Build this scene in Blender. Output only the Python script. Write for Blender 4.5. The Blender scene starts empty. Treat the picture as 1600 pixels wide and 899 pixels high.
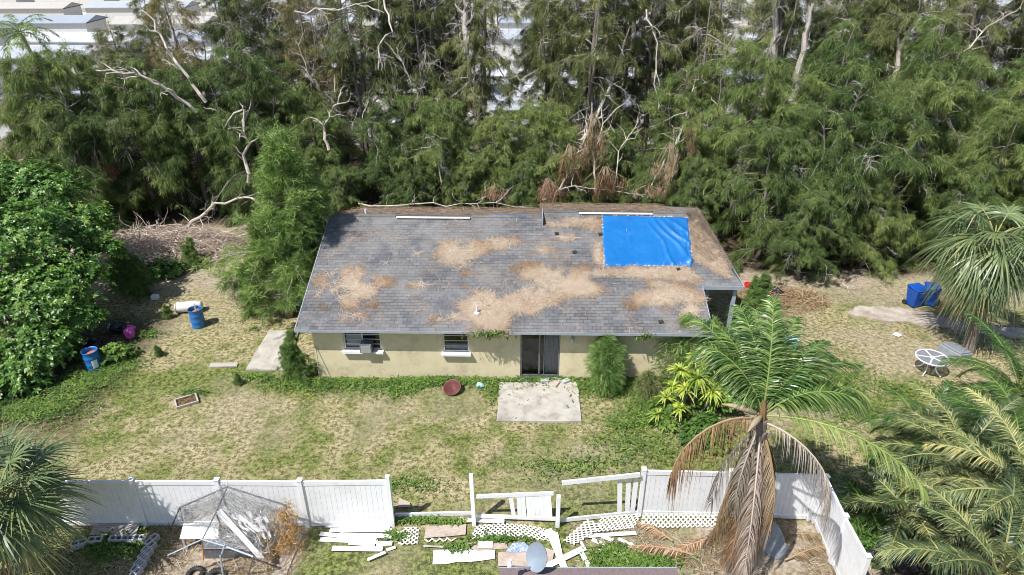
import bpy, math, random
import numpy as np
from mathutils import Vector, Matrix
R = math.radians
C = bpy.context.scene
COL = C.collection
rng = np.random.default_rng(7)
random.seed(7)

# ---------------------------------------------------------------- camera, sky, sun, exposure
HC, PITCH, FPX = 16.1, 28.2, 1066.7
cam = bpy.data.objects.new('camera', bpy.data.cameras.new('camera'))
COL.objects.link(cam)
cam.location = (0, 0, HC)
cam.rotation_euler = (R(90 - PITCH), 0, 0)
cam.data.sensor_width = 36; cam.data.lens = 24
cam.data.clip_end = 3000; cam.data.clip_start = .1
C.camera = cam
SUNV = Vector((-.50, -.42, 1.0)).normalized()
w = bpy.data.worlds.new('World'); C.world = w; w.use_nodes = True
nt = w.node_tree; nt.nodes.clear()
sky = nt.nodes.new('ShaderNodeTexSky'); sky.sky_type = 'NISHITA'; sky.sun_disc = False
sky.sun_elevation = math.asin(SUNV.z); sky.sun_rotation = math.atan2(SUNV.x, SUNV.y)
bg = nt.nodes.new('ShaderNodeBackground'); bg.inputs[1].default_value = .10
wo = nt.nodes.new('ShaderNodeOutputWorld')
nt.links.new(sky.outputs[0], bg.inputs[0]); nt.links.new(bg.outputs[0], wo.inputs[0])
sl = bpy.data.lights.new('sun', 'SUN'); sl.energy = 5.0; sl.angle = R(.55); sl.color = (1, .965, .91)
so = bpy.data.objects.new('sun', sl); COL.objects.link(so)
so.rotation_euler = SUNV.to_track_quat('Z', 'Y').to_euler()
C.view_settings.view_transform = 'Standard'; C.view_settings.look = 'None'
C.view_settings.exposure = .38; C.view_settings.gamma = 1
C.render.engine = 'CYCLES'
C.cycles.filter_width = .9; C.cycles.max_bounces = 6; C.cycles.transparent_max_bounces = 8

# ---------------------------------------------------------------- helpers
def ray(px, py):
    a = R(PITCH); u = (px - 800) / FPX; v = (py - 449.5) / FPX
    f = Vector((0, math.cos(a), -math.sin(a))); up = Vector((0, math.sin(a), math.cos(a)))
    return f + Vector((1, 0, 0)) * u - up * v
def P(px, py, h=0.0):
    d = ray(px, py); t = (h - HC) / d.z
    return Vector((0, 0, HC)) + d * t
def PD(px, py, D):
    d = ray(px, py); return Vector((0, 0, HC)) + d * (D / d.y)

def hsh(ix, iy, s):
    v = np.sin(ix * 127.1 + iy * 311.7 + s * 74.7) * 43758.5453
    return v - np.floor(v)
def vn(x, y, sc, s=0):
    x = np.asarray(x, float) / sc; y = np.asarray(y, float) / sc
    ix, iy = np.floor(x), np.floor(y); fx, fy = x - ix, y - iy
    fx = fx * fx * (3 - 2 * fx); fy = fy * fy * (3 - 2 * fy)
    a, b, c, d = hsh(ix, iy, s), hsh(ix + 1, iy, s), hsh(ix, iy + 1, s), hsh(ix + 1, iy + 1, s)
    return (a * (1 - fx) + b * fx) * (1 - fy) + (c * (1 - fx) + d * fx) * fy
def fbm(x, y, sc, s=0, o=4):
    r = 0; a = .5; t = 0
    for k in range(o):
        r = r + a * vn(x, y, sc / 2 ** k, s + k * 3.1); t += a; a *= .5
    return r / t
def nrm(v):
    return v / np.maximum(np.linalg.norm(v, axis=-1, keepdims=True), 1e-9)

def inpoly(x, y, poly):
    r = np.zeros(len(x), bool); n = len(poly)
    for i in range(n):
        (x0, y0), (x1, y1) = poly[i], poly[(i + 1) % n]
        c = ((y0 > y) != (y1 > y)); r ^= c & (x < (x1 - x0) * (y - y0) / (y1 - y0 + 1e-12) + x0)
    return r
def tag(o, label=None, cat=None, group=None, kind=None):
    if label: o['label'] = label
    if cat: o['category'] = cat
    if group: o['group'] = group
    if kind: o['kind'] = kind
    return o
def empty(name, loc=(0, 0, 0), rz=0, **k):
    o = bpy.data.objects.new(name, None); COL.objects.link(o)
    o.location = loc; o.rotation_euler = (0, 0, rz); o.empty_display_size = .2
    return tag(o, **k)

class B:
    """collects shapes, builds ONE mesh object"""
    def __init__(s): s.V = []; s.F = []; s.T = []; s.n = 0
    def add(s, V, F, t=0.5):
        V = np.asarray(V, float).reshape(-1, 3); F = np.asarray(F, int)
        if not len(V): return s
        s.V.append(V); s.F.append(F + s.n)
        s.T.append(np.broadcast_to(np.asarray(t, float), (len(V),)).copy()); s.n += len(V); return s
    def box(s, c, size, rz=0, M=None, t=.5):
        x, y, z = [q / 2 for q in size]
        V = np.array([(-x, -y, -z), (x, -y, -z), (x, y, -z), (-x, y, -z), (-x, -y, z), (x, -y, z), (x, y, z), (-x, y, z)])
        if M is not None: V = V @ np.array(M.to_3x3()).T
        elif rz:
            ca, sa = math.cos(rz), math.sin(rz)
            V = V @ np.array([(ca, sa, 0), (-sa, ca, 0), (0, 0, 1)])
        V = V + np.array(c)
        return s.add(V, [(0, 3, 2, 1), (4, 5, 6, 7), (0, 1, 5, 4), (1, 2, 6, 5), (2, 3, 7, 6), (3, 0, 4, 7)], t)
    def beam(s, a, b, wdt, hgt, t=.5, up=(0, 0, 1)):
        a = Vector(a); b = Vector(b); d = (b - a); L = d.length; d.normalize()
        u = Vector(up)
        if abs(d.dot(u)) > .98: u = Vector((0, 1, 0))
        sd = d.cross(u).normalized(); u2 = sd.cross(d)
        M = Matrix((d, sd, u2)).transposed()
        return s.box((a + b) / 2, (L, wdt, hgt), M=M, t=t)
    def tube(s, pts, rad, k=5, t=.5, cap=True):
        p = np.asarray([tuple(q) for q in pts], float); n = len(p)
        rad = np.broadcast_to(np.asarray(rad, float), (n,))
        tg = np.gradient(p, axis=0); tg = nrm(tg)
        ref = np.tile(np.array([[.31, .22, .92]]), (n, 1))
        m = np.abs((tg * ref).sum(1)) > .95; ref[m] = (1, 0, .1)
        if abs((tg[0] * ref[0]).sum()) > .9: ref[:] = (1, .2, 0)
        a = nrm(np.cross(tg, ref)); b = np.cross(tg, a)
        an = np.arange(k) * 2 * math.pi / k
        V = p[:, None] + (a[:, None] * np.cos(an)[None, :, None] + b[:, None] * np.sin(an)[None, :, None]) * rad[:, None, None]
        V = V.reshape(-1, 3)
        i = np.arange(n - 1)[:, None] * k; j = np.arange(k)[None]; j2 = (j + 1) % k
        F = np.stack([i + j, i + j2, i + k + j2, i + k + j], -1).reshape(-1, 4)
        s.add(V, F, t)
        if cap:
            for e, base in ((0, 0), (1, (n - 1) * k)):
                idx = list(range(base, base + k))
                c = s.n - len(V)
                s.F.append(np.array([idx if e else idx[::-1]]) + c)
        return s
    def prism(s, poly, z0, z1, t=.5):
        n = len(poly)
        V = [(x, y, z0) for x, y in poly] + [(x, y, z1) for x, y in poly]
        c = s.n; s.V.append(np.array(V, float)); s.T.append(np.full(2 * n, t)); s.n += 2 * n
        s.F.append(np.array([list(range(n))[::-1]]) + c); s.F.append(np.array([list(range(n, 2 * n))]) + c)
        s.F.append(np.array([(i, (i + 1) % n, n + (i + 1) % n, n + i) for i in range(n)]) + c); return s
    def slab(s, pts, th, t=.5):
        """3D polygon, thickness straight down"""
        n = len(pts); V = [tuple(p) for p in pts] + [(p[0], p[1], p[2] - th) for p in pts]
        c = s.n; s.V.append(np.array(V, float)); s.T.append(np.full(2 * n, t)); s.n += 2 * n
        s.F.append(np.array([list(range(n))]) + c); s.F.append(np.array([list(range(n, 2 * n))[::-1]]) + c)
        s.F.append(np.array([(i, n + i, n + (i + 1) % n, (i + 1) % n) for i in range(n)]) + c); return s
    def lathe(s, prof, c=(0, 0, 0), k=20, t=.5):
        n = len(prof); an = np.arange(k) * 2 * math.pi / k
        V = np.array([[(r * math.cos(a) + c[0], r * math.sin(a) + c[1], z + c[2]) for a in an] for r, z in prof]).reshape(-1, 3)
        i = np.arange(n - 1)[:, None] * k; j = np.arange(k)[None]; j2 = (j + 1) % k
        F = np.stack([i + j, i + j2, i + k + j2, i + k + j], -1).reshape(-1, 4)
        return s.add(V, F, t)
    def blades(s, p, d, L, wd, droop=0., nseg=1, t=.5, tip=.15, up=None):
        p = np.asarray(p, float); N = len(p)
        if N == 0: return s
        d = nrm(np.asarray(d, float)); L = np.broadcast_to(L, (N,)).astype(float); wd = np.broadcast_to(wd, (N,)).astype(float)
        droop = np.broadcast_to(droop, (N,)).astype(float)
        if up is None:
            r = rng.normal(size=(N, 3))
        else: r = np.broadcast_to(up, (N, 3)) + rng.normal(size=(N, 3)) * .25
        sd = nrm(np.cross(d, r))
        tt = np.linspace(0, 1, nseg + 1)
        c = p[:, None] + d[:, None] * (L[:, None] * tt)[..., None]
        c[..., 2] -= droop[:, None] * L[:, None] * tt ** 2
        wv = np.interp(tt, [0, .35, 1], [.6, 1, tip])
        off = sd[:, None] * (wd[:, None] * .5 * wv)[..., None]
        V = np.stack([c - off, c + off], 2).reshape(-1, 3)
        m = (nseg + 1) * 2
        b = (np.arange(N) * m)[:, None] + (np.arange(nseg) * 2)[None]
        F = np.stack([b, b + 1, b + 3, b + 2], -1).reshape(-1, 4)
        t = np.broadcast_to(t, (N,)); s.add(V, F, np.repeat(t, m)); return s
    def mesh(s, name, smooth=False):
        me = bpy.data.meshes.new(name)
        V = np.concatenate(s.V); me.vertices.add(len(V)); me.vertices.foreach_set('co', V.astype(np.float32).ravel())
        L = np.concatenate([f.ravel() for f in s.F]); tot = np.concatenate([np.full(len(f), f.shape[1]) for f in s.F])
        st = np.concatenate([[0], np.cumsum(tot)[:-1]])
        me.loops.add(len(L)); me.loops.foreach_set('vertex_index', L.astype(np.int32))
        me.polygons.add(len(tot)); me.polygons.foreach_set('loop_start', st.astype(np.int32))
        me.polygons.foreach_set('use_smooth', np.full(len(tot), smooth))
        a = me.attributes.new('tint', 'FLOAT', 'POINT'); a.data.foreach_set('value', np.concatenate(s.T).astype(np.float32))
        me.update(calc_edges=True); me.validate()
        return me
    def build(s, name, m, parent=None, smooth=False, bevel=0, **k):
        o = bpy.data.objects.new(name, s.mesh(name, smooth)); COL.objects.link(o)
        o.data.materials.append(m); o.parent = parent
        if bevel:
            b = o.modifiers.new('bevel', 'BEVEL'); b.width = bevel; b.segments = 2; b.limit_method = 'ANGLE'
        return tag(o, **k)

def mk(name): 
    m = bpy.data.materials.new(name); m.use_nodes = True; nt = m.node_tree; nt.nodes.clear()
    out = nt.nodes.new('ShaderNodeOutputMaterial'); return m, nt, out
def N(nt, t, **k):
    n = nt.nodes.new('ShaderNode' + t)
    for a, v in k.items():
        if hasattr(n, a) and not a.startswith('i_'): setattr(n, a, v)
    return n
def rgb(c): return (c[0], c[1], c[2], 1)
def mixc(nt, f, a, b, bt='MIX'):
    n = nt.nodes.new('ShaderNodeMix'); n.data_type = 'RGBA'; n.blend_type = bt
    for i, v in ((0, f), (6, a), (7, b)):
        if isinstance(v, (int, float)): n.inputs[i].default_value = v
        elif isinstance(v, tuple): n.inputs[i].default_value = rgb(v)
        else: nt.links.new(v, n.inputs[i])
    return n.outputs[2]
def noise(nt, sc, det=5, rough=.6, vec=None, stretch=None, w=0):
    n = nt.nodes.new('ShaderNodeTexNoise'); n.inputs['Scale'].default_value = sc
    n.inputs['Detail'].default_value = det; n.inputs['Roughness'].default_value = rough
    if vec is None:
        tc = nt.nodes.new('ShaderNodeTexCoord'); vec = tc.outputs['Object']
    if stretch:
        mp = nt.nodes.new('ShaderNodeMapping'); mp.inputs['Scale'].default_value = stretch
        nt.links.new(vec, mp.inputs[0]); vec = mp.outputs[0]
    nt.links.new(vec, n.inputs['Vector']); return n.outputs['Fac']
def ramp(nt, f, a, b):
    n = nt.nodes.new('ShaderNodeMapRange'); n.inputs[1].default_value = a; n.inputs[2].default_value = b
    nt.links.new(f, n.inputs[0]); return n.outputs[0]
def surf(name, ca, cb, sc=4, rough=.8, metal=0, bump=.0, bsc=None, stretch=None, dirt=None, dsc=1.2, damt=.5, spec=.5):
    m, nt, out = mk(name)
    p = nt.nodes.new('ShaderNodeBsdfPrincipled'); nt.links.new(p.outputs[0], out.inputs[0])
    f = ramp(nt, noise(nt, sc, stretch=stretch), .3, .7)
    c = mixc(nt, f, ca, cb)
    if dirt:
        d = ramp(nt, noise(nt, dsc, 8, .7), .5, .72); mu = nt.nodes.new('ShaderNodeMath'); mu.operation = 'MULTIPLY'
        nt.links.new(d, mu.inputs[0]); mu.inputs[1].default_value = damt
        c = mixc(nt, mu.outputs[0], c, dirt)
    nt.links.new(c, p.inputs['Base Color']); p.inputs['Roughness'].default_value = rough; p.inputs['Metallic'].default_value = metal
    p.inputs['Specular IOR Level'].default_value = spec
    if bump:
        b = nt.nodes.new('ShaderNodeBump'); b.inputs['Strength'].default_value = bump; b.inputs['Distance'].default_value = .02
        nt.links.new(noise(nt, bsc or sc * 6, stretch=stretch), b.inputs['Height']); nt.links.new(b.outputs[0], p.inputs['Normal'])
    return m
def leafmat(name, ca, cb, cc=None, trans=.3, rough=.55, spec=.3):
    """tint attribute 0..1 runs ca -> cb (-> cc); a little per-object variation"""
    m, nt, out = mk(name)
    at = nt.nodes.new('ShaderNodeAttribute'); at.attribute_name = 'tint'
    cr = nt.nodes.new('ShaderNodeValToRGB'); cr.color_ramp.elements[0].color = rgb(ca); cr.color_ramp.elements[1].color = rgb(cc or cb)
    if cc: e = cr.color_ramp.elements.new(.55); e.color = rgb(cb)
    nt.links.new(at.outputs['Fac'], cr.inputs[0])
    oi = nt.nodes.new('ShaderNodeObjectInfo'); hs = nt.nodes.new('ShaderNodeHueSaturation')
    mr = nt.nodes.new('ShaderNodeMapRange'); mr.inputs[3].default_value = .8; mr.inputs[4].default_value = 1.2
    nt.links.new(oi.outputs['Random'], mr.inputs[0]); nt.links.new(mr.outputs[0], hs.inputs['Value']); nt.links.new(cr.outputs[0], hs.inputs['Color'])
    mh = nt.nodes.new('ShaderNodeMapRange'); mh.inputs[3].default_value = .515; mh.inputs[4].default_value = .487
    nt.links.new(oi.outputs['Random'], mh.inputs[0]); nt.links.new(mh.outputs[0], hs.inputs['Hue'])
    p = nt.nodes.new('ShaderNodeBsdfPrincipled'); p.inputs['Roughness'].default_value = rough; p.inputs['Specular IOR Level'].default_value = spec
    nt.links.new(hs.outputs[0], p.inputs['Base Color'])
    if trans:
        tr = nt.nodes.new('ShaderNodeBsdfTranslucent'); nt.links.new(hs.outputs[0], tr.inputs[0])
        mx = nt.nodes.new('ShaderNodeMixShader'); mx.inputs[0].default_value = trans
        nt.links.new(p.outputs[0], mx.inputs[1]); nt.links.new(tr.outputs[0], mx.inputs[2]); nt.links.new(mx.outputs[0], out.inputs[0])
    else: nt.links.new(p.outputs[0], out.inputs[0])
    return m

M = {}
M['pine'] = leafmat('pine_needles', (.055, .075, .028), (.20, .235, .08), (.48, .48, .22), .25)
M['pinelush'] = leafmat('lush_needles', (.055, .095, .028), (.18, .255, .07), (.44, .50, .19), .26)
M['pineolive'] = leafmat('olive_needles', (.09, .09, .035), (.27, .24, .10), (.52, .42, .22), .28)
M['broad'] = leafmat('broad_leaves', (.05, .12, .02), (.15, .29, .045), (.38, .50, .12), .28, .38, .5)
M['weed'] = leafmat('weed_leaves', (.05, .11, .02), (.12, .22, .04), (.28, .37, .08), .3)
M['grass'] = leafmat('grass_blades', (.68, .58, .37), (.26, .24, .09), (.16, .24, .05), .25, .8, .1)
M['pineyoung'] = leafmat('young_needles', (.06, .12, .03), (.19, .31, .08), (.42, .52, .18), .3)
M['palm'] = leafmat('palm_leaves', (.025, .06, .015), (.09, .18, .035), (.33, .40, .12), .22, .34, .6)
M['sabal'] = leafmat('fan_palm_leaves', (.07, .11, .05), (.19, .26, .11), (.46, .45, .18), .25, .38, .5)
M['greypalm'] = leafmat('grey_palm_leaves', (.03, .06, .025), (.14, .19, .075), (.52, .49, .19), .2, .4, .5)
M['deadgrey'] = leafmat('grey_dead_leaves', (.17, .13, .10), (.40, .34, .28), (.62, .56, .50), .15, .8, .1)
M['dead'] = leafmat('dead_leaves', (.12, .075, .04), (.33, .21, .11), (.52, .42, .30), .15, .8, .1)
M['litter'] = leafmat('dry_needles', (.17, .11, .055), (.33, .255, .17), (.50, .45, .36), .0, .9, .1)
M['yellow'] = leafmat('yellow_leaves', (.08, .19, .02), (.30, .42, .05), (.62, .64, .16), .3, .4, .5)
def barkmat():
    m, nt, out = mk('bark'); p = nt.nodes.new('ShaderNodeBsdfPrincipled'); nt.links.new(p.outputs[0], out.inputs[0]); p.inputs['Roughness'].default_value = .95
    at = nt.nodes.new('ShaderNodeAttribute'); at.attribute_name = 'tint'
    c = mixc(nt, ramp(nt, noise(nt, 3, stretch=(3, 3, .6)), .3, .7), (.08, .065, .055), (.24, .19, .16))
    c2 = mixc(nt, ramp(nt, noise(nt, 6), .3, .7), (.34, .31, .29), (.62, .58, .54))
    nt.links.new(mixc(nt, at.outputs['Fac'], c, c2), p.inputs['Base Color'])
    b = nt.nodes.new('ShaderNodeBump'); b.inputs['Strength'].default_value = .6; b.inputs['Distance'].default_value = .03
    nt.links.new(noise(nt, 14, stretch=(2, 2, .5)), b.inputs['Height']); nt.links.new(b.outputs[0], p.inputs['Normal']); return m
M['bark'] = barkmat()
M['deadwood'] = surf('dead_wood', (.38, .33, .29), (.62, .56, .50), 6, .9)
M['palmbark'] = surf('palm_bark', (.14, .11, .09), (.30, .25, .20), 9, .95, bump=.8, stretch=(1, 1, 4))
M['stucco'] = surf('stucco', (.61, .53, .35), (.68, .60, .41), 2.2, .95, bump=.5, bsc=26, dirt=(.30, .26, .17), dsc=1.4, damt=.55)
M['white'] = surf('white_vinyl', (.74, .76, .80), (.80, .81, .84), 3, .5, dirt=(.40, .40, .35), dsc=1.6, damt=.35)
M['board'] = surf('white_board', (.80, .80, .78), (.88, .88, .86), 8, .6, dirt=(.42, .36, .29), dsc=4, damt=.6)
M['trim'] = surf('trim', (.26, .29, .33), (.34, .37, .41), 5, .7)
M['alu'] = surf('aluminium', (.55, .57, .60), (.62, .64, .67), 5, .35, .6)
M['blue_metal'] = surf('blue_paint', (.01, .13, .42), (.015, .18, .52), 6, .42, dirt=(.14, .07, .04), dsc=4, damt=.6)
M['rust'] = surf('rust', (.28, .11, .06), (.42, .20, .13), 10, .9, bump=.3)
M['blue_plastic'] = surf('blue_plastic', (.005, .06, .33), (.008, .09, .42), 4, .4)
M['concrete'] = surf('concrete', (.34, .32, .28), (.50, .47, .42), 1.8, .95, bump=.4, bsc=20, dirt=(.17, .14, .11), dsc=1.6, damt=.75)
M['block'] = surf('concrete_block', (.36, .37, .38), (.48, .48, .49), 9, .95, bump=.3, dirt=(.3, .34, .45), dsc=3, damt=.5)
M['plywood'] = surf('weathered_plywood', (.36, .28, .23), (.52, .45, .38), 5, .9, stretch=(1, 7, 1), dirt=(.22, .14, .11), dsc=2, damt=.6)
M['greywood'] = surf('grey_wood', (.32, .28, .25), (.50, .46, .42), 5, .9, stretch=(1, 9, 1))
M['black'] = surf('black_rubber', (.018, .018, .02), (.035, .035, .035), 9, .6)
M['blackbag'] = surf('black_plastic', (.012, .013, .018), (.03, .035, .05), 9, .25)
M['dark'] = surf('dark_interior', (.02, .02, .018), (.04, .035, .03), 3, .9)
M['curtain'] = surf('curtain', (.40, .40, .42), (.55, .54, .56), 3, .9, stretch=(14, 1, .3))
M['steel'] = surf('dark_steel', (.12, .13, .15), (.22, .23, .25), 9, .5, .5)
M['bluesteel'] = surf('blue_grey_steel', (.30, .38, .46), (.42, .48, .55), 9, .5, .2)
M['orange'] = surf('orange_paint', (.60, .28, .06), (.66, .33, .08), 9, .6)
M['dish'] = surf('dish_grey', (.20, .25, .31), (.25, .30, .36), 4, .45)
M['grey'] = surf('grey_plastic', (.20, .22, .25), (.28, .30, .33), 4, .5)
M['pink'] = surf('pink_fabric', (.60, .06, .40), (.70, .16, .50), 9, .7, bump=.4)
M['red'] = surf('red_plastic', (.60, .03, .03), (.7, .05, .05), 9, .4)
M['maroon'] = surf('maroon_metal', (.10, .03, .03), (.17, .06, .05), 9, .4)
M['cyan'] = surf('pale_blue_plastic', (.25, .50, .58), (.35, .58, .66), 9, .5)
M['bluecloth'] = surf('blue_patterned_cloth', (.05, .14, .50), (.55, .6, .7), 14, .8)
M['tanksteel'] = surf('white_tank_paint', (.66, .66, .62), (.76, .75, .72), 5, .5, dirt=(.35, .26, .2), dsc=3, damt=.5)
M['fungroof'] = surf('brown_shingle', (.16, .12, .12), (.24, .19, .19), 20, .95, bump=.3)
for i, c in enumerate([(.55, .57, .61), (.42, .45, .50), (.48, .46, .43), (.34, .38, .45)]):
    M['home%d' % i] = surf('home_roof', c, tuple(q * .9 for q in c), .8, .6, stretch=(1, .1, 1), dirt=(.35, .33, .3), dsc=.3, damt=.4)
M['siding'] = surf('siding', (.62, .62, .60), (.70, .70, .68), 2, .6)
def glassmat():
    m, nt, out = mk('window_glass')
    p = nt.nodes.new('ShaderNodeBsdfPrincipled'); nt.links.new(p.outputs[0], out.inputs[0])
    p.inputs['Base Color'].default_value = (.9, .95, 1, 1); p.inputs['Roughness'].default_value = .03
    t = nt.nodes.new('ShaderNodeBsdfTransparent'); g = nt.nodes.new('ShaderNodeBsdfGlossy'); g.inputs['Roughness'].default_value = .04
    t.inputs[0].default_value = (.82, .86, .88, 1)
    fr = nt.nodes.new('ShaderNodeFresnel'); fr.inputs[0].default_value = 1.42
    mx = nt.nodes.new('ShaderNodeMixShader'); nt.links.new(fr.outputs[0], mx.inputs[0]); nt.links.new(t.outputs[0], mx.inputs[1]); nt.links.new(g.outputs[0], mx.inputs[2])
    nt.links.new(mx.outputs[0], out.inputs[0]); return m
M['glass'] = glassmat()
def shinglemat():
    m, nt, out = mk('asphalt_shingle')
    p = nt.nodes.new('ShaderNodeBsdfPrincipled'); nt.links.new(p.outputs[0], out.inputs[0])
    tc = nt.nodes.new('ShaderNodeTexCoord')
    br = nt.nodes.new('ShaderNodeTexBrick'); nt.links.new(tc.outputs['Object'], br.inputs['Vector'])
    br.inputs['Scale'].default_value = 1; br.inputs['Brick Width'].default_value = .32; br.inputs['Row Height'].default_value = .15
    br.inputs['Mortar Size'].default_value = .010; br.inputs['Mortar Smooth'].default_value = .8; br.inputs['Bias'].default_value = 0
    br.inputs['Color1'].default_value = rgb((.095, .098, .108)); br.inputs['Color2'].default_value = rgb((.165, .168, .178)); br.inputs['Mortar'].default_value = rgb((.05, .052, .058))
    c = mixc(nt, ramp(nt, noise(nt, .55, 6, .65), .38, .68), br.outputs[0], (.22, .215, .21))
    f = ramp(nt, noise(nt, 2.2, 8, .75, stretch=(1, .35, 1)), .56, .75)
    mu = nt.nodes.new('ShaderNodeMath'); mu.operation = 'MULTIPLY'; mu.inputs[1].default_value = .45; nt.links.new(f, mu.inputs[0])
    c = mixc(nt, mu.outputs[0], c, (.42, .31, .22))
    f2 = ramp(nt, noise(nt, 1.3, 5, .6, stretch=(.8, .5, 1)), .58, .7)
    mu = nt.nodes.new('ShaderNodeMath'); mu.operation = 'MULTIPLY'; mu.inputs[1].default_value = .55; nt.links.new(f2, mu.inputs[0])
    c = mixc(nt, mu.outputs[0], c, (.075, .08, .095))
    nt.links.new(c, p.inputs['Base Color']); p.inputs['Roughness'].default_value = .95; p.inputs['Specular IOR Level'].default_value = .2
    b = nt.nodes.new('ShaderNodeBump'); b.inputs['Strength'].default_value = .7; b.inputs['Distance'].default_value = .02
    nt.links.new(br.outputs['Fac'], b.inputs['Height']); b.invert = True; nt.links.new(b.outputs[0], p.inputs['Normal']); return m
M['shingle'] = shinglemat()
def tarpmat():
    m, nt, out = mk('blue_tarpaulin')
    p = nt.nodes.new('ShaderNodeBsdfPrincipled'); nt.links.new(p.outputs[0], out.inputs[0])
    tc = nt.nodes.new('ShaderNodeTexCoord')
    br = nt.nodes.new('ShaderNodeTexBrick'); nt.links.new(tc.outputs['Object'], br.inputs['Vector'])
    br.offset = 0; br.inputs['Scale'].default_value = 1; br.inputs['Brick Width'].default_value = .3; br.inputs['Row Height'].default_value = .3; br.inputs['Mortar Size'].default_value = .006
    br.inputs['Color1'].default_value = rgb((.004, .115, .37)); br.inputs['Color2'].default_value = rgb((.004, .122, .40)); br.inputs['Mortar'].default_value = rgb((.003, .10, .33))
    c = mixc(nt, ramp(nt, noise(nt, .8, 6, .7), .35, .7), br.outputs[0], (.012, .16, .44))
    c = mixc(nt, ramp(nt, noise(nt, 3.5, 9, .8), .56, .80), c, (.10, .24, .42))
    nt.links.new(c, p.inputs['Base Color']); p.inputs['Roughness'].default_value = .4
    return m
M['tarp'] = tarpmat()

# ---------------------------------------------------------------- yard masks (world x, y)
def masks(x, y):
    """green 0..1, soil 0..1 (bare, pinkish litter)"""
    x = np.asarray(x, float); y = np.asarray(y, float)
    n = fbm(x, y, 2.6, 3, 5); n2 = fbm(x, y, .55, 9, 3)
    g = .40 - .07 * (x < 1) + (n - .5) * 1.15 + (n2 - .5) * 1.5
    g += .40 * np.exp(-(((x - 2.5) / 4.5) ** 2 + ((y - 16.8) / 3.2) ** 2))       # greener behind the gap in the fence
    g += .55 * np.exp(-((y - 22.0) / .8) ** 2) * (x < 8.5)                        # weeds along the wall
    g -= .20 * np.exp(-(((x + 3.5) / 4) ** 2 + ((y - 18.2) / 1.6) ** 2))
    g -= .12 * ((x > 11) & (y > 17)) + .22 * ((x < -6) & (y > 23))
    g += .55 * ((x > -6.2) & (x < 1.4) & (y < 14.7)) + .4 * ((x < -9) & (y < 14.2))
    s = (fbm(x, y, 3.4, 21, 4) - .52) * 1.6
    s += .34 * (x > 9) * np.clip((y - 22) * .6, 0, 1) + .75 * np.clip((y - 28.3 + (n - .5) * 4) * .5, 0, 1) + .7 * ((x > 5.5) & (y < 14.9)) + .45 * ((x > 1.6) & (y < 14.9)) + .75 * ((x < -6.1) & (x > -9.9) & (y < 14.8))
    return np.clip(g, 0, 1), np.clip(s, 0, 1)

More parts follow.
